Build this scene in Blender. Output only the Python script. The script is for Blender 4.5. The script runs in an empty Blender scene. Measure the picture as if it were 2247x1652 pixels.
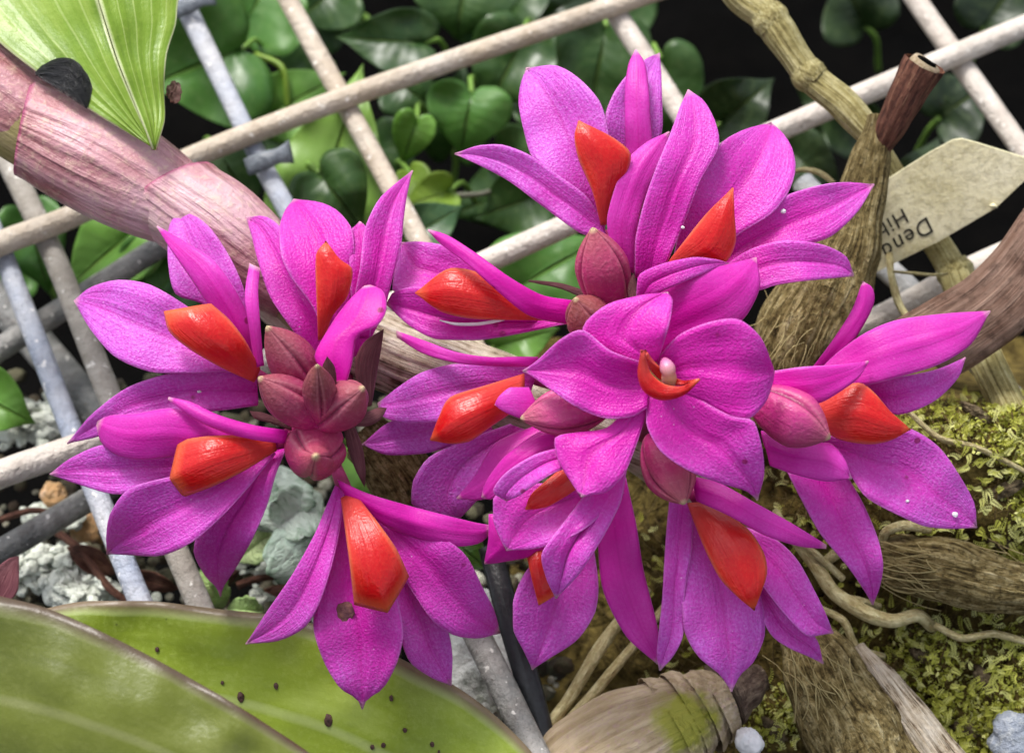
import bpy, math, random
from mathutils import Vector, Matrix, noise as mnoise

# ------------------------------------------------------------------ camera, light, exposure
CM = 0.01
PW, PH = 2247.0, 1652.0           # survey units across the framed field
FIELD = 10.5                      # cm across the frame at the focus distance
K = FIELD / PW                    # cm per survey unit
DIST = 25.0                       # cm camera to focus plane
PITCH = math.radians(53)
FWD = Vector((0, math.cos(PITCH), -math.sin(PITCH)))
UP = Vector((0, math.sin(PITCH), math.cos(PITCH)))
RT = Vector((1, 0, 0))
NRM = -FWD
ORIGIN = Vector((0, 0, 0.16))     # flowers stand about 16 cm over the ground

def P(x, y, z):
    f = (DIST - z) / DIST
    X = (x - PW / 2) * K * f
    Y = (PH / 2 - y) * K * f
    return ORIGIN + (RT * X + UP * Y + NRM * z) * CM

sc = bpy.context.scene
cam_d = bpy.data.cameras.new("camera")
cam = bpy.data.objects.new("camera", cam_d)
sc.collection.objects.link(cam)
cam_d.sensor_width = 36
cam_d.lens = 36 * DIST / FIELD
cam_d.clip_start = 0.005
cam_d.clip_end = 50
cam.matrix_world = Matrix.Translation(ORIGIN + NRM * DIST * CM) @ Matrix((
    (RT.x, UP.x, NRM.x, 0), (RT.y, UP.y, NRM.y, 0), (RT.z, UP.z, NRM.z, 0), (0, 0, 0, 1)))
cam_d.dof.use_dof = True
cam_d.dof.focus_distance = (DIST - 0.5) * CM
cam_d.dof.aperture_fstop = 40
sc.camera = cam

SUN_EL, SUN_AZ = math.radians(62), math.radians(-35)   # azimuth from +Y towards +X
world = bpy.data.worlds.new("World")
sc.world = world
world.use_nodes = True
wn = world.node_tree.nodes; wl = world.node_tree.links
bg = wn["Background"]
sky = wn.new("ShaderNodeTexSky")
sky.sky_type = 'NISHITA'
sky.sun_disc = False
sky.sun_elevation = SUN_EL
sky.sun_rotation = SUN_AZ
sky.air_density = 1.0; sky.dust_density = 4.0; sky.ozone_density = 1.0
hs = wn.new("ShaderNodeHueSaturation")
hs.inputs["Saturation"].default_value = 0.35
wl.new(sky.outputs[0], hs.inputs["Color"])
wl.new(hs.outputs[0], bg.inputs["Color"])
bg.inputs["Strength"].default_value = 0.125
sun_d = bpy.data.lights.new("sun", 'SUN')
sun_d.energy = 1.5
sun_d.angle = math.radians(14)
sun_d.color = (1.0, 0.97, 0.92)
sun = bpy.data.objects.new("sun", sun_d)
sc.collection.objects.link(sun)
sd = Vector((math.sin(SUN_AZ) * math.cos(SUN_EL), math.cos(SUN_AZ) * math.cos(SUN_EL), math.sin(SUN_EL)))
sun.rotation_euler = sd.to_track_quat('Z', 'Y').to_euler()
sun.location = (0, 0, 1)
sc.view_settings.view_transform = 'Standard'
sc.view_settings.look = 'None'
sc.view_settings.gamma = 1
sc.view_settings.exposure = 0.95
try:
    sc.view_settings.use_curve_mapping = False
except Exception:
    pass
sc.render.engine = 'CYCLES'
sc.cycles.max_bounces = 8
sc.cycles.transparent_max_bounces = 8

rng = random.Random(7)

# ------------------------------------------------------------------ small helpers
def col(h, k=1.0):
    h = h.lstrip('#')
    out = []
    for i in (0, 2, 4):
        c = int(h[i:i + 2], 16) / 255
        c = c / 12.92 if c <= 0.04045 else ((c + 0.055) / 1.055) ** 2.4
        out.append(c * k)
    return (*out, 1.0)

def lerp(a, b, t): return a + (b - a) * t
def sstep(a, b, x):
    t = max(0.0, min(1.0, (x - a) / (b - a)))
    return t * t * (3 - 2 * t)

def catmull(pts, n):
    """n+1 points at equal arc length along a Catmull-Rom curve through pts."""
    pts = [tuple(map(float, p)) for p in pts]
    if len(pts) == 1:
        return [pts[0]] * (n + 1)
    dim = len(pts[0])
    ext = [tuple(2 * pts[0][d] - pts[1][d] for d in range(dim))] + pts + \
          [tuple(2 * pts[-1][d] - pts[-2][d] for d in range(dim))]
    dense = []
    for i in range(1, len(ext) - 2):
        p0, p1, p2, p3 = ext[i - 1], ext[i], ext[i + 1], ext[i + 2]
        for k in range(14):
            t = k / 14
            q = []
            for d in range(dim):
                m1 = (p2[d] - p0[d]) * 0.42
                m2 = (p3[d] - p1[d]) * 0.42
                # limit tangents on very uneven spacing
                s = abs(p2[d] - p1[d]) * 2.2 + 1e-6
                m1 = max(-s, min(s, m1)) if dim < 3 else m1
                m2 = max(-s, min(s, m2)) if dim < 3 else m2
                h1 = 2 * t ** 3 - 3 * t ** 2 + 1; h2 = t ** 3 - 2 * t ** 2 + t
                h3 = -2 * t ** 3 + 3 * t ** 2; h4 = t ** 3 - t ** 2
                q.append(h1 * p1[d] + h2 * m1 + h3 * p2[d] + h4 * m2)
            dense.append(tuple(q))
    dense.append(pts[-1])
    acc = [0.0]
    for a, b in zip(dense, dense[1:]):
        acc.append(acc[-1] + math.sqrt(sum((b[d] - a[d]) ** 2 for d in range(min(dim, 2)))) + 1e-9)
    out, j = [], 0
    for i in range(n + 1):
        s = acc[-1] * i / n
        while j < len(acc) - 2 and acc[j + 1] < s:
            j += 1
        f = (s - acc[j]) / (acc[j + 1] - acc[j])
        f = max(0, min(1, f))
        out.append(tuple(lerp(dense[j][d], dense[j + 1][d], f) for d in range(dim)))
    return out

def zat(zs, t):
    if not isinstance(zs, (list, tuple)): return zs
    if len(zs) == 1: return zs[0]
    if len(zs) == 2: return lerp(zs[0], zs[1], t)
    if len(zs) == 3:
        a, b, c = zs
        return a * (1 - t) * (1 - 2 * t) + b * 4 * t * (1 - t) + c * t * (2 * t - 1)
    x = t * (len(zs) - 1); i = min(int(x), len(zs) - 2)
    return lerp(zs[i], zs[i + 1], x - i)

MESHES = {}
def mk_obj(name, verts, faces, mats, parent=None, uvs=None, midx=None, smooth=True, color=None, loc=None):
    """One mesh object. verts in world metres; children share the thing's origin."""
    root = parent
    while root is not None and root.parent is not None:
        root = root.parent
    if root is not None:
        o0 = Vector(root['org'])
    elif loc is not None:
        o0 = Vector(loc)
    else:
        o0 = Vector((sum(v[0] for v in verts) / len(verts), sum(v[1] for v in verts) / len(verts), min(v[2] for v in verts)))
    me = bpy.data.meshes.new(name)
    me.from_pydata([(v[0] - o0.x, v[1] - o0.y, v[2] - o0.z) for v in verts], [], faces)
    for m in (mats if isinstance(mats, (list, tuple)) else [mats]):
        me.materials.append(m)
    if midx: me.polygons.foreach_set("material_index", midx)
    if smooth: me.polygons.foreach_set("use_smooth", [True] * len(faces))
    if uvs:
        ul = me.uv_layers.new(name="UVMap")
        li = [0] * len(me.loops)
        me.loops.foreach_get("vertex_index", li)
        flat = []
        for i in li:
            flat.extend(uvs[i])
        ul.data.foreach_set("uv", flat)
    me.update()
    o = bpy.data.objects.new(name, me)
    sc.collection.objects.link(o)
    if root is not None:
        o.parent = parent
    else:
        o.location = o0
        o['org'] = tuple(o0)
    if color: o.color = color
    return o

def tag(o, label=None, cat=None, group=None, kind=None):
    if label: o['label'] = label
    if cat: o['category'] = cat
    if group: o['group'] = group
    if kind: o['kind'] = kind
    return o

def thing(name, at, label, cat, group=None):
    o = bpy.data.objects.new(name, None)
    o.empty_display_size = 0.005
    sc.collection.objects.link(o)
    o.location = at
    o['org'] = tuple(at)
    return tag(o, label, cat, group)

def sheet(name, mats, L, R, z, parent=None, M=None, cup=0.16, tilt=0.0, groove=0.0, th=0.035, nl=26, nw=14,
          side='f', ripple=0.0, seed=0, color=None, zl=None, zr=None, edge=0.25, fold=0.0, loc=None, veins=0.0, kink=0.0, arch=0.0):
    """A blade lofted between two edge rails (base to tip) with cross curvature and real thickness (cm)."""
    Lr, Rr = catmull(L, nl), catmull(R, nl)
    Mr = catmull(M, nl) if M else [((a[0] + b[0]) / 2, (a[1] + b[1]) / 2) for a, b in zip(Lr, Rr)]
    G = []
    plen = math.hypot(Mr[-1][0] - Mr[0][0], Mr[-1][1] - Mr[0][1]) * K
    for i in range(nl + 1):
        t = i / nl
        a, b, m = Lr[i], Rr[i], Mr[i]
        w = math.hypot(a[0] - b[0], a[1] - b[1]) * 0.5 * K
        zc = None if callable(z) else zat(z, t)
        kk = kink * t * t
        row = []
        for j in range(nw + 1):
            s = -1 + 2 * j / nw
            s = math.copysign(abs(s) ** 0.9, s)
            la, lm, lb = s * (s - 1) / 2, 1 - s * s, s * (s + 1) / 2
            x = a[0] * la + m[0] * lm + b[0] * lb
            y = a[1] * la + m[1] * lm + b[1] * lb
            if kk:
                if s < 0: xl, yl = lerp(m[0], a[0], -s), lerp(m[1], a[1], -s)
                else: xl, yl = lerp(m[0], b[0], s), lerp(m[1], b[1], s)
                x, y = lerp(x, xl, kk), lerp(y, yl, kk)
            zz = (zc if zc is not None else z(x, y)) + cup * w * s * s + tilt * w * s - groove * w * math.exp(-(s / 0.13) ** 2) * min(1, t * 4) \
                + fold * w * abs(s) + arch * plen * (math.sin(math.pi * t) - 0.8 * t ** 4)
            if zl is not None and s < 0: zz += (zat(zl, t)) * s * s
            if zr is not None and s > 0: zz += (zat(zr, t)) * s * s
            if ripple:
                zz += ripple * mnoise.noise(Vector((x * 0.012 + seed * 7.1, y * 0.012, seed * 3.3))) * (0.35 + 0.65 * abs(s))
            if veins:
                zz += veins * w * mnoise.noise(Vector((s * 9 + seed * 5, t * 0.8, seed)))
            row.append((x, y, zz))
        G.append(row)
    W = [[P(*p) for p in row] for row in G]
    N = [[None] * (nw + 1) for _ in range(nl + 1)]
    tot = 0
    for i in range(nl + 1):
        for j in range(nw + 1):
            du = W[min(i + 1, nl)][j] - W[max(i - 1, 0)][j]
            dv = W[i][min(j + 1, nw)] - W[i][max(j - 1, 0)]
            n = du.cross(dv)
            if n.length < 1e-12:
                n = N[i - 1][j].copy() if i > 0 else NRM.copy()
            n.normalize()
            N[i][j] = n
    # consistent sign
    tot = sum(N[i][j].dot(NRM) for i in range(nl + 1) for j in range(nw + 1))
    sg = 1 if tot >= 0 else -1
    verts, uvs = [], []
    S = nw + 1
    for face in (1, -1):
        for i in range(nl + 1):
            t = i / nl
            for j in range(nw + 1):
                s = -1 + 2 * j / nw
                k = math.sqrt(max(0, 1 - s ** 6)) * (1 - 0.6 * max(0, (t - 0.85) / 0.15))
                h = th * CM * 0.5 * max(edge, k)
                verts.append(W[i][j] + N[i][j] * (sg * face * h))
                uvs.append((j / nw, t))
    faces, mi = [], []
    off = (nl + 1) * S
    fm, bm = (0, 1) if side == 'f' else (1, 0)
    for i in range(nl):
        for j in range(nw):
            q = [i * S + j, i * S + j + 1, (i + 1) * S + j + 1, (i + 1) * S + j]
            faces.append(q if sg < 0 else q[::-1]); mi.append(fm)
            r = [v + off for v in q]
            faces.append(r[::-1] if sg < 0 else r); mi.append(bm)
    border = [j for j in range(S)] + [i * S + nw for i in range(1, nl + 1)] + \
             [nl * S + j for j in range(nw - 1, -1, -1)] + [i * S for i in range(nl - 1, 0, -1)]
    for a, b in zip(border, border[1:] + border[:1]):
        q = [a, b, b + off, a + off]
        faces.append(q if sg > 0 else q[::-1]); mi.append(fm)
    if not isinstance(mats, (list, tuple)): mats = [mats, mats]
    if mats[0] is mats[1]:
        mats = [mats[0]]; mi = None
    o = mk_obj(name, verts, faces, mats, parent, uvs, mi, True, color, loc)
    GRID[o.name] = (G, W, N, sg)
    return o
GRID = {}

def sheet_z(o):
    G = GRID[o.name][0]
    pts = [p for row in G for p in row]
    def f(x, y):
        near = sorted(((p[0] - x) ** 2 + (p[1] - y) ** 2 + 1, p[2]) for p in pts)[:6]
        w = sum(1 / d for d, _ in near)
        return sum(zv / d for d, zv in near) / w
    return f

def on_sheet(o, x, y, lift=0.02):
    """The point on a sheet's camera side under survey position x, y and its normal."""
    G, W, N, sg = GRID[o.name]
    best = None
    for i, row in enumerate(G):
        for j, p in enumerate(row):
            d = (p[0] - x) ** 2 + (p[1] - y) ** 2
            if best is None or d < best[0]: best = (d, i, j)
    _, i, j = best
    n = N[i][j] * sg
    p = P(x, y, G[i][j][2]) + n * lift * CM
    return p, n

def tube(name, mat, path, rad, parent=None, ns=16, nl=24, ribs=None, rib_amp=0.0, lump=0.0, lumpf=60.0, seed=0, prof=None,
         color=None, cap=True, flat=1.0, loc=None, twist=0.0, seams=None, hollow=None, kind=None):
    """A tube along survey points (x, y, z); rad in survey units: number, list along the path."""
    c = catmull(path, nl)
    C = [P(*p) for p in c]
    r0 = rad if isinstance(rad, (list, tuple)) else [rad]
    R = []
    for i in range(nl + 1):
        t = i / nl
        if len(r0) == 1: r = r0[0]
        else:
            x = t * (len(r0) - 1); k = min(int(x), len(r0) - 2)
            f = x - k; f = f * f * (3 - 2 * f)
            r = lerp(r0[k], r0[k + 1], f)
        if prof: r *= prof(t)
        R.append(r * K * CM * (DIST - c[i][2]) / DIST)
    tang = []
    for i in range(nl + 1):
        d = C[min(i + 1, nl)] - C[max(i - 1, 0)]
        tang.append(d.normalized() if d.length > 1e-12 else Vector((0, 0, 1)))
    ref = NRM - tang[0] * NRM.dot(tang[0])
    if ref.length < 1e-3: ref = UP - tang[0] * UP.dot(tang[0])
    ref.normalize()
    verts, uvs = [], []
    S = ns + 1
    rr = random.Random(seed * 31 + 5)
    tab = [rr.uniform(-1, 1) for _ in range(ns)]
    if ribs == 'rand':
        ribv = tab + tab[:1]
    elif ribs:
        ribv = [math.cos(2 * math.pi * ribs * j / ns) for j in range(ns + 1)]
    else:
        ribv = [0] * (ns + 1)
    for i in range(nl + 1):
        t = i / nl
        ref = ref - tang[i] * ref.dot(tang[i]); ref.normalize()
        bi = tang[i].cross(ref)
        for j in range(ns + 1):
            a = 2 * math.pi * (j % ns) / ns + twist * t
            d = ref * (math.cos(a) * flat) + bi * math.sin(a)
            k = 1 + rib_amp * ribv[j]
            if lump:
                q = C[i] / CM
                k += lump * mnoise.noise(Vector((q.x * lumpf / 30 + math.cos(a) * 0.8 + seed, q.y * lumpf / 30 + math.sin(a) * 0.8, q.z * lumpf / 30)))
            if seams:
                for s in seams:
                    da = abs((a - s + math.pi) % (2 * math.pi) - math.pi)
                    k -= 0.15 * math.exp(-(da / 0.11) ** 2) * math.sin(math.pi * min(1, t * 1.02))
                    k += 0.05 * math.exp(-((da - 0.42) / 0.3) ** 2)
            verts.append(C[i] + d * R[i] * k)
            uvs.append((j / ns, t))
    faces = []
    for i in range(nl):
        for j in range(ns):
            faces.append([i * S + j, i * S + j + 1, (i + 1) * S + j + 1, (i + 1) * S + j])
    if cap:
        for i, flip in ((0, True), (nl, False)):
            verts.append(C[i]); uvs.append((0.5, i / nl))
            ci = len(verts) - 1
            for j in range(ns):
                f = [i * S + j, i * S + j + 1, ci]
                faces.append(f[::-1] if flip else f)
    o = mk_obj(name, verts, faces, mat, parent, uvs, None, True, color, loc)
    # make normals point outward
    me = o.data
    ctr = C[nl // 2]
    if faces:
        import bmesh
        bm = bmesh.new(); bm.from_mesh(me)
        bmesh.ops.recalc_face_normals(bm, faces=bm.faces)
        bm.to_mesh(me); bm.free()
    if kind: o['kind'] = kind
    return o

# ------------------------------------------------------------------ materials
class NB:
    """tiny node builder"""
    def __init__(self, name):
        self.m = bpy.data.materials.new(name); self.m.use_nodes = True
        self.nt = self.m.node_tree; self.n = self.nt.nodes; self.l = self.nt.links
        self.bsdf = self.n["Principled BSDF"]; self.out = self.n["Material Output"]
    def node(self, t, **kw):
        x = self.n.new(t)
        for k, v in kw.items():
            if k.startswith('_'): setattr(x, k[1:], v)
        return x
    def link(self, a, b): self.l.new(a, b)
    def val(self, s, v):
        if hasattr(v, 'is_output') or isinstance(v, bpy.types.NodeSocket): self.l.new(v, s)
        else: s.default_value = v
    def obj(self):
        return self.n.new("ShaderNodeTexCoord").outputs["Object"]
    def uv(self):
        return self.n.new("ShaderNodeTexCoord").outputs["UV"]
    def mapping(self, v, scale):
        m = self.n.new("ShaderNodeMapping"); self.l.new(v, m.inputs["Vector"]); m.inputs["Scale"].default_value = scale
        return m.outputs[0]
    def noise(self, v, scale, detail=3, rough=0.55, dist=0.0):
        n = self.n.new("ShaderNodeTexNoise"); self.l.new(v, n.inputs["Vector"])
        n.inputs["Scale"].default_value = scale; n.inputs["Detail"].default_value = detail
        n.inputs["Roughness"].default_value = rough; n.inputs["Distortion"].default_value = dist
        return n.outputs["Fac"]
    def voro(self, v, scale, feature='F1', out="Distance"):
        n = self.n.new("ShaderNodeTexVoronoi"); self.l.new(v, n.inputs["Vector"]); n.feature = feature
        n.inputs["Scale"].default_value = scale
        return n.outputs[out]
    def ramp(self, f, stops, interp='LINEAR'):
        r = self.n.new("ShaderNodeValToRGB"); self.l.new(f, r.inputs[0]); e = r.color_ramp.elements
        r.color_ramp.interpolation = interp
        while len(e) < len(stops): e.new(0.5)
        for el, (p, c) in zip(e, stops):
            el.position = p
            el.color = c if isinstance(c, (tuple, list)) else (c, c, c, 1)
        return r.outputs[0]
    def mix(self, f, a, b, mode='MIX'):
        m = self.n.new("ShaderNodeMix"); m.data_type = 'RGBA'; m.blend_type = mode
        self.val(m.inputs[0], f); self.val(m.inputs[6], a); self.val(m.inputs[7], b)
        return m.outputs[2]
    def math(self, op, a, b=0.0, c=None):
        m = self.n.new("ShaderNodeMath"); m.operation = op
        self.val(m.inputs[0], a); self.val(m.inputs[1], b)
        if c is not None: self.val(m.inputs[2], c)
        return m.outputs[0]
    def sep(self, v):
        s = self.n.new("ShaderNodeSeparateXYZ"); self.l.new(v, s.inputs[0]); return s.outputs
    def objcol(self):
        return self.n.new("ShaderNodeObjectInfo").outputs["Color"]
    def objrand(self):
        return self.n.new("ShaderNodeObjectInfo").outputs["Random"]
    def bump(self, h, dist, strength=1.0):
        b = self.n.new("ShaderNodeBump"); self.l.new(h, b.inputs["Height"])
        b.inputs["Distance"].default_value = dist; b.inputs["Strength"].default_value = strength
        self.l.new(b.outputs[0], self.bsdf.inputs["Normal"])
        return b.outputs[0]
    def base(self, c): self.val(self.bsdf.inputs["Base Color"], c)
    def rough(self, r): self.val(self.bsdf.inputs["Roughness"], r)
    def spec(self, r): self.val(self.bsdf.inputs["Specular IOR Level"], r)
    def translucent(self, c, fac, normal=None):
        t = self.n.new("ShaderNodeBsdfTranslucent"); self.val(t.inputs[0], c)
        mx = self.n.new("ShaderNodeMixShader"); mx.inputs[0].default_value = fac
        self.l.new(self.bsdf.outputs[0], mx.inputs[1]); self.l.new(t.outputs[0], mx.inputs[2])
        self.l.new(mx.outputs[0], self.out.inputs[0])

def petal_mat(name, deep, light, cellamt, base_l, bumpd, spec, rough):
    b = NB(name)
    ob = b.obj(); uv = b.uv(); u, v, _ = b.sep(uv)
    lil = b.sep(b.objcol())[0]                                         # how lilac this tepal is
    cell = b.noise(ob, 3400, 2, 0.6)
    cell2 = b.voro(ob, 4200)
    patch = b.noise(ob, 230, 3, 0.55)
    edge = b.math('ABSOLUTE', b.math('SUBTRACT', u, 0.5))            # 0 centre .. 0.5 edge
    veinv = b.noise(b.mapping(uv, (20, 1.6, 1)), 1.0, 2, 0.5, 0.2)
    f = b.math('ADD', b.math('MULTIPLY', patch, 0.8), b.math('MULTIPLY', edge, 0.7))
    f = b.math('ADD', f, b.math('MULTIPLY', b.math('SUBTRACT', v, 0.45), 0.75))
    f = b.math('ADD', f, lil)
    f = b.math('ADD', f, base_l)
    fm = b.n.new("ShaderNodeClamp"); b.link(f, fm.inputs[0]); f = fm.outputs[0]
    c = b.mix(f, deep, light)
    cs = b.ramp(cell, [(0.46, 0.0), (0.68, 1.0)])
    camt = b.math('MULTIPLY', b.math('MULTIPLY', cs, cellamt), b.math('ADD', b.math('MULTIPLY', f, 0.85), 0.16))
    c = b.mix(camt, c, col('#e49af2'))  # light sparkle of the cells painted in as pale lilac grains
    dk = b.ramp(cell, [(0.30, 1.0), (0.44, 0.0)])
    c = b.mix(b.math('MULTIPLY', b.math('MULTIPLY', dk, cellamt * 0.9), f), c, (deep[0] * 0.72, deep[1] * 0.5, deep[2] * 0.72, 1))
    vb = b.noise(b.mapping(uv, (34, 3.2, 1)), 1.0, 3, 0.6, 1.1)
    vline = b.math('ABSOLUTE', b.math('SUBTRACT', vb, 0.5))
    c = b.mix(b.math('MULTIPLY', b.ramp(vline, [(0.0, 1.0), (0.03, 0.0)]), 0.30), c, (deep[0] * 0.7, deep[1] * 0.4, deep[2] * 0.7, 1))
    vv = b.ramp(veinv, [(0.28, 1.0), (0.40, 0.0)])
    c = b.mix(b.math('MULTIPLY', vv, 0.34), c, (deep[0] * 0.66, deep[1] * 0.4, deep[2] * 0.62, 1))
    mid = b.ramp(edge, [(0.0, 1.0), (0.03, 0.0)])
    c = b.mix(b.math('MULTIPLY', mid, 0.35), c, (deep[0] * 0.72, deep[1] * 0.4, deep[2] * 0.66, 1))
    rim = b.ramp(edge, [(0.472, 0.0), (0.5, 0.65)])
    c = b.mix(rim, c, col('#d884da'))
    tip = b.ramp(v, [(0.945, 0.0), (1.0, 0.9)])
    c = b.mix(tip, c, col('#efc4d0'))
    gl = b.ramp(b.voro(ob, 1150), [(0.06, 1.0), (0.12, 0.0)])
    gg = b.ramp(b.noise(ob, 330, 2), [(0.56, 0.0), (0.64, 1.0)])
    c = b.mix(b.math('MULTIPLY', b.math('MULTIPLY', gl, gg), min(0.6, cellamt * 1.2)), c, col('#f4d2f8'))  # sparse wet glints painted as near-white dots
    tone = b.ramp(b.noise(ob, 150, 4, 0.6), [(0.35, 0.0), (0.65, 1.0)])
    c = b.mix(b.math('MULTIPLY', tone, 0.30), c, (deep[0] * 0.78, deep[1], deep[2] * 0.78, 1))
    sp = b.voro(ob, 270)
    spn = b.noise(ob, 420, 2)
    gate = b.ramp(b.noise(ob, 120, 1), [(0.50, 0.0), (0.56, 1.0)])
    spm = b.ramp(b.math('ADD', sp, b.math('MULTIPLY', spn, 0.10)), [(0.125, 1.0), (0.165, 0.0)])
    c = b.mix(b.math('MULTIPLY', b.math('MULTIPLY', spm, gate), 0.75), c, col('#7a0a34'))
    b.base(c)
    b.rough(rough); b.spec(spec)
    h = b.math('ADD', b.math('MULTIPLY', cell, 0.6), b.math('MULTIPLY', cell2, 0.5))
    h = b.math('ADD', h, b.math('MULTIPLY', veinv, 1.1))
    b.bump(h, bumpd)
    b.translucent(b.mix(0.5, c, (0.95, 0.02, 0.6, 1)), 0.26)
    return b.m

PET_IN = petal_mat("petal_inner", (0.71, 0.013, 0.45, 1), (0.66, 0.128, 0.72, 1), 0.52, -0.74, 0.00010, 0.35, 0.40)
PET_OUT = petal_mat("petal_outer", (0.67, 0.006, 0.39, 1), (0.70, 0.060, 0.53, 1), 0.12, -0.8, 0.00004, 0.3, 0.42)

def lip_mat():
    b = NB("lip_orange")
    ob = b.obj(); uv = b.uv(); u, v, _ = b.sep(uv)
    edge = b.math('ABSOLUTE', b.math('SUBTRACT', u, 0.5))
    n = b.noise(ob, 500, 3); n2 = b.noise(ob, 2600, 2)
    red = col('#cc1018'); org = col('#e03a2c'); pale = col('#f08a62')
    f = b.math('ADD', b.math('MULTIPLY', edge, 1.6), b.math('MULTIPLY', n, 0.5))
    c = b.mix(b.ramp(f, [(0.60, 0.0), (1.05, 1.0)]), red, org)
    c = b.mix(b.ramp(edge, [(0.40, 0.0), (0.5, 0.8)]), c, pale)
    c = b.mix(b.ramp(v, [(0.86, 0.0), (1.0, 0.85)]), c, col('#f2744a'))
    c = b.mix(b.ramp(v, [(0.0, 0.9), (0.38, 0.0)]), c, col('#e2524c'))
    vein = b.noise(b.mapping(uv, (22, 2.0, 1)), 1.0, 2, 0.5)
    c = b.mix(b.math('MULTIPLY', b.ramp(vein, [(0.3, 1.0), (0.45, 0.0)]), 0.12), c, col('#b40c10'))
    c = b.mix(b.math('MULTIPLY', b.ramp(n2, [(0.45, 0.0), (0.7, 1.0)]), 0.06), c, col('#ff8a60'))
    b.base(c); b.rough(0.3); b.spec(0.5)
    b.bump(b.math('ADD', n2, b.math('MULTIPLY', vein, 1.2)), 0.00006)
    b.translucent(b.mix(0.4, c, (0.9, 0.06, 0.02, 1)), 0.22)
    return b.m
LIP = lip_mat()

def bud_mat():
    b = NB("bud_skin")
    ob = b.obj(); uv = b.uv(); u, v, _ = b.sep(uv)
    n = b.noise(ob, 350, 3); n2 = b.noise(ob, 2400, 2)
    oc = b.objcol()
    c = b.mix(b.ramp(n, [(0.35, 0.0), (0.7, 1.0)]), oc, b.mix(0.35, oc, col('#a85a60')))
    c = b.mix(b.ramp(v, [(0.05, 0.9), (0.6, 0.0)]), c, col('#c01a7c'))
    c = b.mix(b.ramp(v, [(0.65, 0.0), (0.97, 0.4)]), c, col('#a8705e'))
    c = b.mix(b.ramp(v, [(0.955, 0.0), (1.0, 0.9)]), c, col('#d8cc9a'))
    vein = b.noise(b.mapping(uv, (22, 1.5, 1)), 1.0, 2)
    c = b.mix(b.math('MULTIPLY', b.ramp(vein, [(0.3, 1.0), (0.44, 0.0)]), 0.25), c, col('#84204c'))
    ph = b.math('MULTIPLY', b.n.new("ShaderNodeObjectInfo").outputs["Object Index"], 0.001)
    sq = b.math('ABSOLUTE', b.math('SUBTRACT', b.math('FRACT', b.math('ADD', b.math('MULTIPLY', b.math('SUBTRACT', u, ph), 3.0), 0.5)), 0.5))
    c = b.mix(b.math('MULTIPLY', b.ramp(sq, [(0.0, 1.0), (0.05, 0.0)]), 0.75), c, col('#5c1434'))
    c = b.mix(b.math('MULTIPLY', b.ramp(sq, [(0.05, 0.0), (0.09, 1.0), (0.16, 0.0)]), 0.25), c, col('#d08c98'))
    c = b.mix(b.math('MULTIPLY', b.ramp(n2, [(0.5, 0.0), (0.75, 1.0)]), 0.16), c, col('#dc9aa8'))
    b.base(c); b.rough(0.42); b.spec(0.4)
    b.bump(b.math('ADD', n2, vein), 0.0001)
    b.translucent(c, 0.12)
    return b.m
BUD = bud_mat()

def streak_mat(name, stops, su=24, sv=1.6, nscale=400, rough=0.6, bumpd=0.0003, spec=0.3, speck=None, speck_amt=0.5, fine=2200, dist=0.4, oc=False):
    """Plant skin with lengthwise streaks in UV: stops is a colour ramp over a streak/noise blend."""
    b = NB(name)
    ob = b.obj(); uv = b.uv()
    s = b.noise(b.mapping(uv, (su, sv, 1)), 1.0, 5, 0.65, dist)
    s2 = b.noise(b.mapping(uv, (su * 3.1, sv * 2.3, 1)), 1.0, 4, 0.6, dist)
    n = b.noise(ob, nscale, 5, 0.6)
    f = b.math('ADD', b.math('MULTIPLY', s, 0.55), b.math('ADD', b.math('MULTIPLY', n, 0.3), b.math('MULTIPLY', s2, 0.25)))
    f = b.math('ADD', b.math('MULTIPLY', b.math('SUBTRACT', f, 0.55), 1.9), 0.5)
    c = b.ramp(f, stops)
    if speck:
        k = b.noise(ob, fine, 3, 0.6)
        c = b.mix(b.math('MULTIPLY', b.ramp(k, [(0.52, 0.0), (0.68, 1.0)]), speck_amt), c, speck)
    if oc: c = b.mix(1.0, c, b.objcol(), 'MULTIPLY')
    b.base(c); b.rough(rough); b.spec(spec)
    h = b.math('ADD', b.math('MULTIPLY', s2, 0.7), b.math('ADD', s, b.math('MULTIPLY', b.noise(ob, fine, 3), 0.25)))
    b.bump(h, bumpd)
    return b.m

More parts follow.
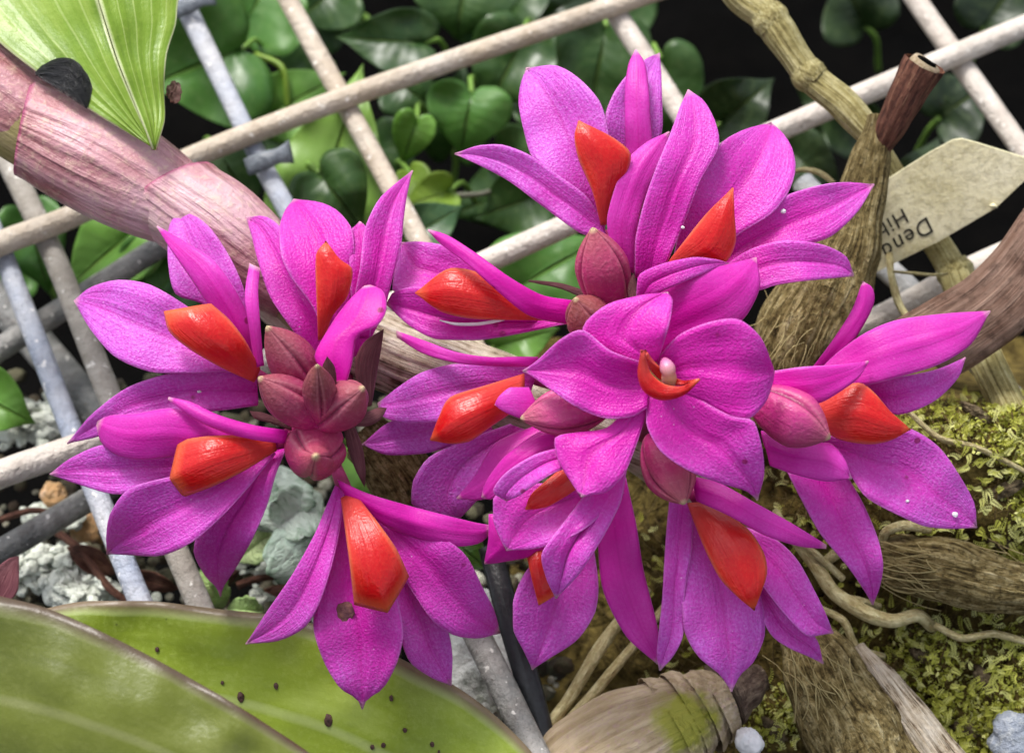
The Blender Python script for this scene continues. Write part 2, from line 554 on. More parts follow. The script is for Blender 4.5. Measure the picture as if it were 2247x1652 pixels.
def sheath_mat():
    b = NB("sheath_skin"); ob = b.obj(); uv = b.uv(); u, v, _ = b.sep(uv)
    s1 = b.noise(b.mapping(uv, (13, 0.8, 1)), 1.0, 3, 0.55, 0.8)
    s2 = b.noise(b.mapping(uv, (55, 2.2, 1)), 1.0, 4, 0.65, 0.7)
    n = b.noise(ob, 75, 4, 0.55); n2 = b.noise(ob, 1300, 4, 0.65)
    f = b.math('ADD', b.math('MULTIPLY', s1, 0.34), b.math('ADD', b.math('MULTIPLY', n, 0.72), b.math('MULTIPLY', s2, 0.08)))
    c = b.ramp(f, [(0.38, col('#80503e')), (0.47, col('#a46c70')), (0.56, col('#c08c94')), (0.66, col('#d2a8b0')), (0.80, col('#d6bcb2'))])
    vl = b.ramp(s1, [(0.36, 1.0), (0.43, 0.0)])
    c = b.mix(b.math('MULTIPLY', vl, 0.26), c, col('#8c4c62'))
    c = b.mix(b.math('MULTIPLY', b.ramp(s2, [(0.35, 1.0), (0.45, 0.0)]), 0.10), c, col('#7e5048'))
    c = b.mix(b.math('MULTIPLY', b.ramp(n2, [(0.5, 0.0), (0.66, 1.0)]), 0.4), c, col('#d8c0a4'))
    c = b.mix(b.ramp(v, [(0.0, 0.9), (0.035, 0.0)]), c, col('#9a3868'))
    b.base(c); b.rough(b.ramp(n2, [(0.3, 0.26), (0.7, 0.46)])); b.spec(0.6)
    b.bump(b.math('ADD', b.math('MULTIPLY', s1, 2.6), b.math('ADD', b.math('MULTIPLY', s2, 0.4), b.math('MULTIPLY', n2, 0.5))), 0.0004)
    return b.m
SHEATH = sheath_mat()
PINK_CANE = streak_mat("young_cane_skin", [(0.1, col('#6a5a30')), (0.5, col('#94885a')), (0.9, col('#b29c80'))], su=14, sv=1.5, nscale=200, rough=0.45)
OLD_CANE = streak_mat("old_cane_skin", [(0.15, col('#2a2210')), (0.30, col('#6e6236')), (0.46, col('#a89c64')), (0.66, col('#cdc492')), (0.9, col('#e4deba'))],
                      su=34, sv=2.5, nscale=500, rough=0.72, speck=col('#4a4020'), speck_amt=0.35, bumpd=0.0005)
BLEACHED = streak_mat("bleached_cane_skin", [(0.22, col('#14100c')), (0.34, col('#75604a')), (0.44, col('#c8b79e')), (0.62, col('#e4d8c6')), (0.9, col('#f2ebe0'))],
                      su=26, sv=3.4, nscale=420, rough=0.55, speck=col('#8a7258'), speck_amt=0.3, bumpd=0.0006, dist=0.9)
FIBROUS = streak_mat("fibrous_bark", [(0.2, col('#221a0f')), (0.36, col('#5e4f2e')), (0.50, col('#8c7b50')), (0.66, col('#b4a478')), (0.85, col('#d8ccA6'))],
                     su=22, sv=4.5, nscale=900, rough=0.85, spec=0.15, speck=col('#38301a'), speck_amt=0.7, bumpd=0.0011, dist=1.6)
REDBROWN = streak_mat("stub_bark", [(0.12, col('#1c0f0c')), (0.36, col('#4c2c24')), (0.58, col('#7a5040')), (0.85, col('#a88468'))],
                      su=24, sv=2.4, nscale=500, rough=0.75, speck=col('#2a1210'), speck_amt=0.35, bumpd=0.0005)
PAPERY = streak_mat("papery_skin", [(0.05, col('#6a5540')), (0.35, col('#a28e6c')), (0.6, col('#c3b092')), (0.85, col('#dacab6')), (1.0, col('#e8d6d0'))],
                    su=18, sv=1.6, nscale=220, rough=0.55, spec=0.35, speck=col('#b08a94'), speck_amt=0.4, bumpd=0.0004, dist=0.8)
DEADLEAF = streak_mat("dead_sheath", [(0.05, col('#3c281c')), (0.4, col('#76594a')), (0.7, col('#9b8070')), (1.0, col('#b7a08c'))],
                      su=20, sv=1.4, nscale=260, rough=0.7, speck=col('#3e2a20'), speck_amt=0.6, fine=900, bumpd=0.0005)
ROOT = streak_mat("root_skin", [(0.1, col('#6e5a34')), (0.4, col('#a8986a')), (0.7, col('#cdc498')), (1.0, col('#e2dcc0'))],
                  su=5, sv=9, nscale=700, rough=0.7, speck=col('#7c7a3c'), speck_amt=0.4, bumpd=0.0004)
BRACT = streak_mat("bract_skin", [(0.1, col('#46202a')), (0.5, col('#74424a')), (0.9, col('#9c6c6c'))], su=12, sv=1.2, nscale=300, rough=0.5)
FIBRE = streak_mat("fibre_strand", [(0.1, col('#7c6a40')), (0.5, col('#b3a474')), (0.9, col('#d8ccA0'))], su=3, sv=8, nscale=300, rough=0.7, bumpd=0.0001)

def wire_mat():
    b = NB("wire_paint")
    ob = b.obj(); uv = b.uv()
    oc = b.objcol()
    n = b.noise(ob, 120, 5, 0.6); n2 = b.noise(ob, 520, 4, 0.65); n3 = b.noise(ob, 1700, 3, 0.6)
    c = b.mix(b.ramp(n, [(0.35, 0.0), (0.7, 1.0)]), oc, b.mix(0.5, oc, col('#dcd6ce')))
    c = b.mix(b.math('MULTIPLY', b.ramp(n2, [(0.50, 0.0), (0.66, 1.0)]), 0.35), c, b.mix(0.5, oc, col('#5a4432'), 'MIX'))
    c = b.mix(b.ramp(n3, [(0.67, 0.0), (0.74, 0.75)]), c, col('#4e3c2c'))
    c = b.mix(b.ramp(b.noise(ob, 900, 2), [(0.66, 0.0), (0.70, 0.6)]), c, col('#fbf7f0'))
    b.base(c); b.rough(0.55); b.spec(0.35)
    b.bump(b.math('ADD', b.math('MULTIPLY', n2, 1.2), b.math('MULTIPLY', n3, 0.4)), 0.0005)
    return b.m
WIRE = wire_mat()

def vine_leaf_mat():
    b = NB("vine_leaf")
    ob = b.obj(); uv = b.uv(); u, v, _ = b.sep(uv)
    oc = b.objcol()
    e = b.math('ABSOLUTE', b.math('SUBTRACT', u, 0.5))
    n = b.noise(ob, 60, 4)
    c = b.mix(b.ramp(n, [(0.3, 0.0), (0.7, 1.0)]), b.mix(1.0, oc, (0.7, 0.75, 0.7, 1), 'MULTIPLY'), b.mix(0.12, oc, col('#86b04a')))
    ph = b.math('SINE', b.math('MULTIPLY', b.math('SUBTRACT', v, b.math('MULTIPLY', e, 0.75)), 46.0))
    lat = b.ramp(ph, [(0.86, 0.0), (1.0, 1.0)])
    c = b.mix(b.math('MULTIPLY', lat, 0.05), c, b.mix(0.5, oc, col('#a9c36a')))
    mid = b.ramp(e, [(0.0, 1.0), (0.022, 0.0)])
    c = b.mix(b.math('MULTIPLY', mid, 0.4), c, b.mix(0.5, oc, col('#a9c36a')))
    c = b.mix(b.math('MULTIPLY', b.ramp(b.noise(ob, 900, 3), [(0.5, 0.0), (0.7, 1.0)]), 0.10), c, col('#9ab070'))
    b.base(c); b.rough(b.ramp(b.noise(ob, 120, 3), [(0.3, 0.30), (0.7, 0.52)])); b.spec(0.45)
    h = b.math('ADD', b.math('MULTIPLY', ph, -0.02), b.math('ADD', b.math('MULTIPLY', mid, -1.2), b.math('MULTIPLY', n, 1.4)))
    b.bump(h, 0.0006)
    b.translucent(b.mix(0.5, c, (0.25, 0.45, 0.03, 1)), 0.14)
    return b.m
VINE = vine_leaf_mat()

def orchid_leaf_mat(name, dark, mid_, light, veinc, margin, nveins, marg_w=0.03, patch=90, oc=False):
    b = NB(name)
    ob = b.obj(); uv = b.uv(); u, v, _ = b.sep(uv)
    n = b.noise(ob, patch, 4); n2 = b.noise(ob, 1500, 3, 0.65)
    st = b.noise(b.mapping(uv, (nveins * 1.2, 1.3, 1)), 1.0, 4, 0.6, 0.15)
    f = b.math('ADD', b.math('MULTIPLY', n, 0.55), b.math('MULTIPLY', st, 0.55))
    c = b.ramp(f, [(0.36, dark), (0.55, mid_), (0.76, light)])
    ph = b.math('SINE', b.math('ADD', b.math('MULTIPLY', u, nveins * 6.283), b.math('MULTIPLY', n, 1.2)))
    vl = b.ramp(ph, [(0.90, 0.0), (1.0, 1.0)])
    c = b.mix(b.math('MULTIPLY', vl, 0.45), c, veinc)
    c = b.mix(b.math('MULTIPLY', b.ramp(n2, [(0.48, 0.0), (0.7, 1.0)]), 0.22), c, light)
    e = b.math('ABSOLUTE', b.math('SUBTRACT', u, 0.5))
    mg = b.ramp(e, [(0.5 - marg_w * 1.6, 0.0), (0.5 - marg_w * 0.5, 0.9)])
    c = b.mix(mg, c, margin)
    if oc: c = b.mix(1.0, c, b.objcol(), 'MULTIPLY')
    sp = b.ramp(b.voro(ob, 420), [(0.05, 1.0), (0.09, 0.0)])
    c = b.mix(b.math('MULTIPLY', sp, b.ramp(b.noise(ob, 150, 2), [(0.55, 0.0), (0.6, 0.8)])), c, col('#3c3a20'))
    b.base(c); b.rough(0.36); b.spec(0.5)
    b.bump(b.math('ADD', b.math('MULTIPLY', ph, 0.25), b.math('ADD', b.math('MULTIPLY', n2, 0.5), b.math('MULTIPLY', st, 1.0))), 0.00012)
    b.translucent(b.mix(0.5, c, (0.35, 0.5, 0.03, 1)), 0.15)
    return b.m
LEAF_TOP = orchid_leaf_mat("orchid_leaf_bright", col('#5c7c16'), col('#769624'), col('#9cb24c'), col('#bccd80'), col('#cfd6a4'), 5, 0.02)
LEAF_LOW = orchid_leaf_mat("orchid_leaf_olive", col('#6c7e1e'), col('#90a434'), col('#b8c86c'), col('#c0cc8c'), col('#7c6658'), 3, 0.045, 45, True)

def simple(name, c1, c2, scale=300, rough=0.6, bumpd=0.0003, spec=0.3, fine=1600, detail=5):
    b = NB(name); ob = b.obj()
    n = b.noise(ob, scale, detail, 0.6); n2 = b.noise(ob, fine, 3, 0.6)
    c = b.mix(b.ramp(b.math('ADD', b.math('MULTIPLY', n, 0.75), b.math('MULTIPLY', n2, 0.25)), [(0.36, 0.0), (0.64, 1.0)]), c1, c2)
    b.base(c); b.rough(rough); b.spec(spec)
    b.bump(b.math('ADD', n, b.math('MULTIPLY', n2, 0.4)), bumpd)
    return b.m
SHADE_BLACK = simple("shade_black", col('#020202'), col('#070605'), 120, 0.95, 0.002, 0.05)  # near-black on purpose: paints the deep shade under the mesh into the ground
MOSS_SOIL = simple("mossy_peat", col('#241a0e'), col('#7a6a3a'), 520, 0.95, 0.0012, 0.1)
PLASTIC_BLACK = simple("black_plastic", col('#141517'), col('#2a2c30'), 200, 0.35, 0.0001, 0.5)
def column_mat():
    b = NB("column_cream"); uv = b.uv(); u, v, _ = b.sep(uv); n = b.noise(b.obj(), 500, 3)
    c = b.ramp(b.math('ADD', v, b.math('MULTIPLY', n, 0.15)), [(0.3, col('#8c5a30')), (0.5, col('#cfa878')), (0.64, col('#c08478')), (0.8, col('#c880a4')), (1.0, col('#bc5c94'))])
    b.base(c); b.rough(0.4); b.bump(n, 0.00005)
    return b.m
COLUMN = column_mat()
STALK = simple("stalk_skin", col('#8c1050'), col('#a83070'), 300, 0.5, 0.0001)
PELLET = simple("pellet_white", col('#cfcfd2'), col('#ecebee'), 250, 0.45, 0.0001)
CLIP = simple("clip_metal", col('#5a5f66'), col('#8d949c'), 200, 0.4, 0.0003, 0.5)
INK = simple("tag_ink", col('#0c0c0c'), col('#161616'), 200, 0.6, 0.00002)
BLACKSPOT = streak_mat("black_blight", [(0.1, col('#050506')), (0.6, col('#16161a')), (1.0, col('#3c3e46'))], su=9, sv=1.0, nscale=500, rough=0.24, spec=0.6, bumpd=0.0009)
BROWNSPOT = simple("brown_rot", col('#4a2838'), col('#8a5c54'), 900, 0.8, 0.0003)
DEBRIS = simple("debris_brown", col('#2a1a18'), col('#6a4a44'), 900, 0.6, 0.0002)

def stone_mat():
    b = NB("stone_lichen"); ob = b.obj(); oc = b.objcol()
    n = b.noise(ob, 140, 6, 0.65); n2 = b.noise(ob, 700, 4, 0.7)
    c = b.mix(b.ramp(n, [(0.36, 0.0), (0.46, 1.0)]), b.mix(0.75, oc, col('#4a5040')), oc)
    c = b.mix(b.math('MULTIPLY', b.ramp(n2, [(0.5, 0.0), (0.65, 1.0)]), 0.45), c, b.mix(0.6, oc, col('#f4f4ee')))
    b.base(c); b.rough(0.85); b.spec(0.2)
    b.bump(b.math('ADD', n, b.math('MULTIPLY', n2, 0.6)), 0.0015)
    return b.m
STONE = stone_mat()

def tag_mat():
    b = NB("tag_plastic"); ob = b.obj()
    n = b.noise(ob, 160, 5, 0.6); n2 = b.noise(ob, 900, 5, 0.75); n3 = b.noise(ob, 2400, 3, 0.6)
    c = b.mix(b.ramp(n, [(0.3, 0.0), (0.7, 1.0)]), col('#ece4c4'), col('#d4ca9e'))
    c = b.mix(b.math('MULTIPLY', b.ramp(n2, [(0.46, 0.0), (0.62, 1.0)]), 0.4), c, col('#8a7e54'))
    c = b.mix(b.math('MULTIPLY', b.ramp(n3, [(0.5, 0.0), (0.7, 1.0)]), 0.3), c, col('#dcd8c4'))
    b.base(c); b.rough(0.55); b.spec(0.3); b.bump(n2, 0.0002)
    return b.m
TAGM = tag_mat()
TAG_EDGE = simple("tag_edge", col('#d8d2a8'), col('#ece6c0'), 300, 0.5, 0.0001)

def varieg_mat():
    b = NB("variegated_leaf"); ob = b.obj(); uv = b.uv(); u, v, _ = b.sep(uv)
    e = b.math('ABSOLUTE', b.math('SUBTRACT', u, 0.5))
    n = b.noise(ob, 200, 4); n2 = b.noise(b.mapping(uv, (5, 16, 1)), 1.0, 3, 0.6, 0.8)
    f = b.math('ADD', b.math('MULTIPLY', n, 0.4), b.math('ADD', b.math('MULTIPLY', n2, 0.7), b.math('MULTIPLY', e, 0.45)))
    c = b.ramp(f, [(0.66, col('#dcecdc')), (0.80, col('#b4ccb4')), (0.92, col('#48684a'))])
    c = b.mix(1.0, c, b.objcol(), 'MULTIPLY')
    b.base(c); b.rough(0.5); b.bump(b.math('ADD', n2, n), 0.0006)
    return b.m
VARIEG = varieg_mat()

def moss_mat():
    b = NB("moss_leaf"); ob = b.obj()
    at = b.n.new("ShaderNodeAttribute"); at.attribute_name = "rnd"
    n = b.noise(ob, 130, 3)
    f = b.math('ADD', b.math('MULTIPLY', at.outputs["Fac"], 0.6), b.math('MULTIPLY', n, 0.5))
    c = b.ramp(f, [(0.1, col('#5c5c1c')), (0.35, col('#929430')), (0.6, col('#bcbe54')), (0.85, col('#dcdc94'))])
    b.base(c); b.rough(0.6); b.spec(0.3)
    b.translucent(c, 0.25)
    return b.m
MOSS = moss_mat()

def water_mat():
    b = NB("water_film")
    b.base((0.95, 0.95, 0.97, 1)); b.rough(0.08); b.spec(0.9)
    b.bsdf.inputs["Transmission Weight"].default_value = 0.35
    b.bsdf.inputs["IOR"].default_value = 1.33
    return b.m
WATER = water_mat()

# ------------------------------------------------------------------ large structure: ground, moss bed
def Yc(y): return (PH / 2 - y) * K
def bench_z(y): return -3.0 - 0.75 * Yc(y)
GZ = 0.0
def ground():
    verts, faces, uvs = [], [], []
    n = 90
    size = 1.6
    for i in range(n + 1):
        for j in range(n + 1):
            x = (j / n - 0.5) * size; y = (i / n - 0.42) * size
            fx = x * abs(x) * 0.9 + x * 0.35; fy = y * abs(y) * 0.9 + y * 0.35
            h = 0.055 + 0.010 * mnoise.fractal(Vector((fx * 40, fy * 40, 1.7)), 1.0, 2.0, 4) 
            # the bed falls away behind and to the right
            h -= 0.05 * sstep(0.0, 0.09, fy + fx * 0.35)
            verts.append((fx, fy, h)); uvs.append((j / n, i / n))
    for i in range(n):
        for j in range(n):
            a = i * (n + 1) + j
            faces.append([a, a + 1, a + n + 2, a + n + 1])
    o = mk_obj("ground", verts, faces, SHADE_BLACK, None, uvs, loc=(0, 0, 0))
    tag(o, "soil under the wire mesh, its colour blackened to paint deep shade", "ground", kind="structure")
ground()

def mound_z(x, y):
    base = -1.75 + 0.35 * mnoise.noise(Vector((x * 0.004, y * 0.004, 3.1))) + 0.22 * mnoise.noise(Vector((x * 0.012, y * 0.012, 8.1))) \
        + 0.09 * mnoise.noise(Vector((x * 0.04, y * 0.04, 1.1)))
    base += 0.45 * sstep(1900, 2150, x) * sstep(820, 1000, y) * (1 - sstep(1150, 1250, y))
    base += 0.35 * sstep(1900, 2150, x) * sstep(1320, 1450, y)
    base -= 0.9 * (1 - sstep(1450, 1800, x))
    m = sstep(1230, 1480, x + 60 * mnoise.noise(Vector((y * 0.01, 0, 0)))) * sstep(790, 900, y + 0.10 * (2247 - x) * 0 + 50 * mnoise.noise(Vector((x * 0.01, 5, 0))))
    return lerp(bench_z(y) - 3.2, base, m), m

def moss_bed():
    nx, ny = 110, 90
    x0, x1, y0, y1 = 1120, 2520, 740, 1900
    verts, faces, uvs = [], [], []
    for i in range(ny + 1):
        for j in range(nx + 1):
            x = lerp(x0, x1, j / nx); y = lerp(y0, y1, i / ny)
            z, m = mound_z(x, y)
            verts.append(P(x, y, z)); uvs.append((j / nx, i / ny))
    for i in range(ny):
        for j in range(nx):
            a = i * (nx + 1) + j
            faces.append([a, a + nx + 1, a + nx + 2, a + 1])
    o = mk_obj("moss_bed", verts, faces, MOSS_SOIL, None, uvs)
    tag(o, "brown mossy peat around the roots of the old canes", "moss bed", kind="structure")
    # leaflets
    r = random.Random(11)
    V, F, A = [], [], []
    for _ in range(60000):
        x = r.uniform(1330, 2400); y = r.uniform(800, 1780)
        z, m = mound_z(x, y)
        if m < 0.7: continue
        dens = mnoise.noise(Vector((x * 0.006, y * 0.006, 20.0))) + 0.25 * mnoise.noise(Vector((x * 0.03, y * 0.03, 2.0)))
        dens += 0.55 * sstep(1900, 2040, x) * (sstep(840, 900, y) * (1 - sstep(1080, 1180, y)) + sstep(1320, 1400, y)) - 0.68
        dens += 0.25 * sstep(1560, 1640, x) * sstep(1440, 1520, y)
        if dens < r.uniform(-0.35, 0.35): continue
        c = P(x, y, z + r.uniform(0.0, 0.12) + 0.16 * mnoise.noise(Vector((x * 0.05, y * 0.05, 9.0))))
        s = r.uniform(0.014, 0.042) * CM * (1.5 if r.random() < 0.08 else 1)
        d = Vector((r.gauss(0, 1), r.gauss(0, 1), r.gauss(0, 0.8)))
        d = (d.normalized() + NRM * 0.35).normalized()
        e = d.cross(Vector((r.gauss(0, 1), r.gauss(0, 1), r.gauss(0, 1)))).normalized()
        k = len(V)
        bend = d.cross(e) * s * 0.25
        V += [c - d * s, c + e * s * 0.6 + bend, c + d * s, c - e * s * 0.6 + bend]
        F.append([k, k + 1, k + 2, k + 3])
        q = r.random(); A += [q] * 4
    for _ in range(1500):
        x = r.uniform(1400, 2330); y = r.uniform(840, 1720)
        z, m = mound_z(x, y)
        if m < 0.7 or mnoise.noise(Vector((x * 0.006, y * 0.006, 20.0))) + 0.4 * sstep(1850, 2000, x) < r.uniform(-0.5, 0.4): continue
        a = r.uniform(0, 6.28); L = r.uniform(14, 34); bd = r.uniform(-1.2, 1.2); q = r.uniform(0.3, 1.0)
        for k in range(8):
            t = k / 7; aa = a + bd * t
            px, py = x + math.cos(aa) * L * t, y + math.sin(aa) * L * t
            c = P(px, py, mound_z(px, py)[0] + 0.10 + 0.14 * math.sin(2.2 * t))
            for sg in (-1, 1):
                d = (RT * math.cos(aa + sg * 0.9) - UP * math.sin(aa + sg * 0.9) + NRM * 0.3).normalized()
                e = d.cross(NRM).normalized(); sz = (0.05 - 0.028 * t) * CM
                b0 = len(V)
                V += [c, c + d * sz * 0.5 + e * sz * 0.22, c + d * sz, c + d * sz * 0.5 - e * sz * 0.22]
                F.append([b0, b0 + 1, b0 + 2, b0 + 3]); A += [q] * 4
    o = mk_obj("moss", V, F, MOSS, None, None, smooth=False)
    at = o.data.attributes.new("rnd", 'FLOAT', 'POINT'); at.data.foreach_set("value", A)
    tag(o, "yellow-green moss growing over the peat", "moss", kind="stuff")
moss_bed()

# ------------------------------------------------------------------ wire mesh bench
BEIGE = col('#b5a48e'); BEIGE2 = col('#c4b9ae'); GREY = col('#7c8288'); DGREY = col('#606262'); BLUEG = col('#97a0b2'); WARMG = col('#8e877d')
bench = thing("wire_mesh", P(1100, 500, bench_z(500)), "beige and grey painted wire mesh crossing under the flowers", "wire mesh")
def wire(pts, r, c, dz=0.0, seed=0, pn=bench):
    path = [(x, y, bench_z(y) + dz) for x, y in pts]
    return tube("wire", WIRE, path, r, pn, ns=18, nl=46, lump=0.05, lumpf=22, seed=seed, color=c)
wire([(-120, 596), (0, 535), (160, 474), (420, 346), (800, 200), (1380, 2), (1700, -110)], [28, 25, 24, 23, 22], BEIGE, 0, 1)
wire([(-120, 1095), (0, 1040), (210, 965), (560, 806), (1060, 578), (1700, 290), (2247, 58), (2420, -15)], [32, 30, 27, 25, 25, 24], BEIGE2, 0, 2)
wire([(590, -90), (632, 0), (745, 205), (905, 500), (1060, 800)], [22, 23, 25], BEIGE, -0.27, 3)
wire([(1290, -70), (1352, 30), (1500, 260), (1640, 480)], [24, 24, 25], BEIGE2, -0.27, 4)
wire([(1960, -90), (2010, 0), (2115, 150), (2247, 335), (2360, 500)], [24, 24, 25], BEIGE2, -0.27, 5)
wire([(355, -90), (400, 0), (560, 330), (640, 480), (720, 640)], [23, 22, 23], BLUEG, -0.27, 6)
wire([(-40, 240), (45, 410), (130, 590), (245, 880), (400, 1240), (460, 1380), (540, 1560)], [25, 27, 29], WARMG, -0.30, 7)
wire([(-30, 470), (15, 580), (140, 900), (215, 1090), (310, 1325), (400, 1520)], [23, 25, 27], BLUEG, -0.33, 8)
wire([(-120, 835), (0, 765), (330, 555), (520, 440)], [27, 26, 25], DGREY, -1.0, 9)
wire([(-120, 1275), (0, 1210), (200, 1092), (420, 960)], [29, 28, 26], DGREY, -0.9, 10)
wire([(900, 1130), (1050, 1400), (1165, 1635), (1260, 1830)], [30, 31, 33], DGREY, -0.3, 11)
wire([(1780, 770), (2000, 660), (2110, 598), (2247, 535), (2400, 465)], [25, 26, 26], BEIGE2, 0.0, 12)
wire([(1760, 400), (1900, 545), (1990, 630), (2090, 735), (2200, 850), (2330, 990)], [26, 27, 28], GREY, -0.3, 13)
wire([(-60, 610), (60, 730), (190, 880), (330, 1050)], [38, 40, 42], DGREY, -2.2, 14)
for i, (x, y, r_) in enumerate([(744, 214, 15), (2116, 120, 14), (1350, 20, 14), (556, 292, 13), (62, 508, 16), (160, 984, 16), (930, 640, 14), (1560, 356, 14)]):
    V_, F_ = [], []
    p_ = P(x, y, bench_z(y) - 0.13)
    for a_ in range(9):
        th_ = math.pi * a_ / 8
        for b_ in range(14):
            ph_ = 2 * math.pi * b_ / 14
            d_ = Vector((math.sin(th_) * math.cos(ph_), math.sin(th_) * math.sin(ph_), math.cos(th_)))
            V_.append(p_ + (RT * d_.x + UP * d_.y + NRM * d_.z * 0.8) * (r_ * 1.45 * K * CM * (1 + 0.35 * mnoise.noise(d_ * 2.2 + Vector((i * 9, 0, 0))))))
    for a_ in range(8):
        for b_ in range(14):
            F_.append([a_ * 14 + b_, (a_ + 1) * 14 + b_, (a_ + 1) * 14 + (b_ + 1) % 14, a_ * 14 + (b_ + 1) % 14])
    mk_obj("weld", V_, F_, WIRE, bench, color=col('#9c8a74'))
def clip(x, y, a, s, seed):
    z = bench_z(y) + 0.02
    c, sn = math.cos(a), math.sin(a)
    def q(u, v): return (x + (u * c - v * sn) * s, y + (u * sn + v * c) * s)
    sheet("clip", CLIP, [q(-1.0, -.35), q(-.2, -.42), q(.5, -.34), q(1.1, -.55)], [q(-1.0, .4), q(-.2, .42), q(.4, .3), q(1.0, .5)],
          (z, z + 0.1, z - 0.05), bench, cup=-0.5, th=0.06, nl=10, nw=8)
clip(590, 350, math.radians(-18), 50, 1)
clip(425, 8, math.radians(-22), 45, 2)

# ------------------------------------------------------------------ vine leaves under the mesh
vine = thing("heartleaf_vine", P(900, 250, bench_z(250) - 4), "heart-leaved green vine growing underneath the wire mesh", "vine")
HEART = [(0.02, 0.0), (-0.13, 0.10), (-0.17, 0.26), (-0.06, 0.44), (0.14, 0.51), (0.38, 0.46), (0.62, 0.31), (0.82, 0.12), (0.93, 0.035), (1.0, 0.0)]
GREENS = {'b': col('#6a9a3c'), 'l': col('#84aa4c'), 'm': col('#4a7a32'), 'd': col('#2e4e24'), 'k': col('#18281c'), 'y': col('#85a238'), 'g': col('#35573a')}  # darkest greens carry painted shade of the deep space under the mesh
def heart_leaf(bx, by, tx, ty, w, z0, z1, c, cup=0.25, seed=0, petiole=True, roll=0.0, parent=vine, rip=0.25):
    L = math.hypot(tx - bx, ty - by)
    ax, ay = (tx - bx) / L, (ty - by) / L
    nx, ny = -ay, ax
    l = [(bx + ax * a * L + nx * b * w, by + ay * a * L + ny * b * w) for a, b in HEART]
    r = [(bx + ax * a * L - nx * b * w, by + ay * a * L - ny * b * w) for a, b in HEART]
    m = [(bx + ax * a * L, by + ay * a * L) for a in (0.02, 0.1, 0.2, 0.35, 0.5, 0.65, 0.8, 0.9, 1.0)]
    bz = bench_z((by + ty) / 2)
    o = sheet("leaf", VINE, l, r, (bz + z0, bz + (z0 + z1) / 2 + 0.25, bz + z1), parent, M=m, cup=cup, tilt=roll, groove=0.10, th=0.014,
              nl=30, nw=16, ripple=rip, seed=seed, color=GREENS[c])
    if petiole:
        tube("leaf_stalk", VINE, [(bx, by, bz + z0 - 0.02), (bx - ax * 35 + nx * 8, by - ay * 35 + ny * 8, bz + z0 - 0.5), (bx - ax * 60, by - ay * 60 + 40, bz + z0 - 1.8)],
             [6, 6, 7], o, ns=8, nl=12, color=GREENS['l'])
    return o
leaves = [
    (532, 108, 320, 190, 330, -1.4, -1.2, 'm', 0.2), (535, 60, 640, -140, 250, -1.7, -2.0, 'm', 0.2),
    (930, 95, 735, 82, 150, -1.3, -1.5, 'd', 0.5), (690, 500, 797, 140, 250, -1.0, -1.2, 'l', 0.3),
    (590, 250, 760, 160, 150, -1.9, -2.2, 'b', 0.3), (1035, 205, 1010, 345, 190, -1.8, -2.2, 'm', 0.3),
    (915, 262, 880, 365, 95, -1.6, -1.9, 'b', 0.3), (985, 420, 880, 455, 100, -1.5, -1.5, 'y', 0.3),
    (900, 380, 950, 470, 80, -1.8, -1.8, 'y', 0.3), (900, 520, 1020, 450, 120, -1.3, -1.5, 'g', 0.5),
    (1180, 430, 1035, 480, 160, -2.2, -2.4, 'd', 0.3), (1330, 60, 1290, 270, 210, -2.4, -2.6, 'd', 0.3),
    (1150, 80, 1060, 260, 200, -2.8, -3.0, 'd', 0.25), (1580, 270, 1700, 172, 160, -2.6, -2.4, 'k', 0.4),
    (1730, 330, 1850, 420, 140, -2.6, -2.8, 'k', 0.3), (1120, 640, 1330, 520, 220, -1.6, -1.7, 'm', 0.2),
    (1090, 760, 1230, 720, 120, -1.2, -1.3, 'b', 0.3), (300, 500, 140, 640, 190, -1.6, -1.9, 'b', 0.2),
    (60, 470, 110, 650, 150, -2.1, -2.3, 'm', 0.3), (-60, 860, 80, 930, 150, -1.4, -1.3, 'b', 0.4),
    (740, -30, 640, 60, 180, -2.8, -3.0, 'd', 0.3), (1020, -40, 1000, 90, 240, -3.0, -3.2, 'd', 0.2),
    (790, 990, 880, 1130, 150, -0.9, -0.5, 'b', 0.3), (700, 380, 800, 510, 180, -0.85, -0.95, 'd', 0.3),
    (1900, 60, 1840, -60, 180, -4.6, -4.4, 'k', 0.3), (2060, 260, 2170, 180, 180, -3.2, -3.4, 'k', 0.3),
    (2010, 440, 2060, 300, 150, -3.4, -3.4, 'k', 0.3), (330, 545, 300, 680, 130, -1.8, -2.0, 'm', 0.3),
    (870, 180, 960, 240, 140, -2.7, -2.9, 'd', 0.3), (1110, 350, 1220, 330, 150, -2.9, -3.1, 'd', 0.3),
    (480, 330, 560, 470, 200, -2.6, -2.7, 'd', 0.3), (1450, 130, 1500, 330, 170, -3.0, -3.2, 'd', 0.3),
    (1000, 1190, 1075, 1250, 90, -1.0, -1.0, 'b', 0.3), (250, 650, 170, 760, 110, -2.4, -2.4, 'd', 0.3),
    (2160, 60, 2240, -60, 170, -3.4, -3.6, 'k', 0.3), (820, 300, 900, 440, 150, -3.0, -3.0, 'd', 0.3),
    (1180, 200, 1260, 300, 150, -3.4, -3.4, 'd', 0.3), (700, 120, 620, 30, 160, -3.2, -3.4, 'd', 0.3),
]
for i, a in enumerate(leaves):
    heart_leaf(*a[:8], cup=a[8], seed=i + 1, roll=rng.uniform(-0.25, 0.25))
vr = random.Random(99)
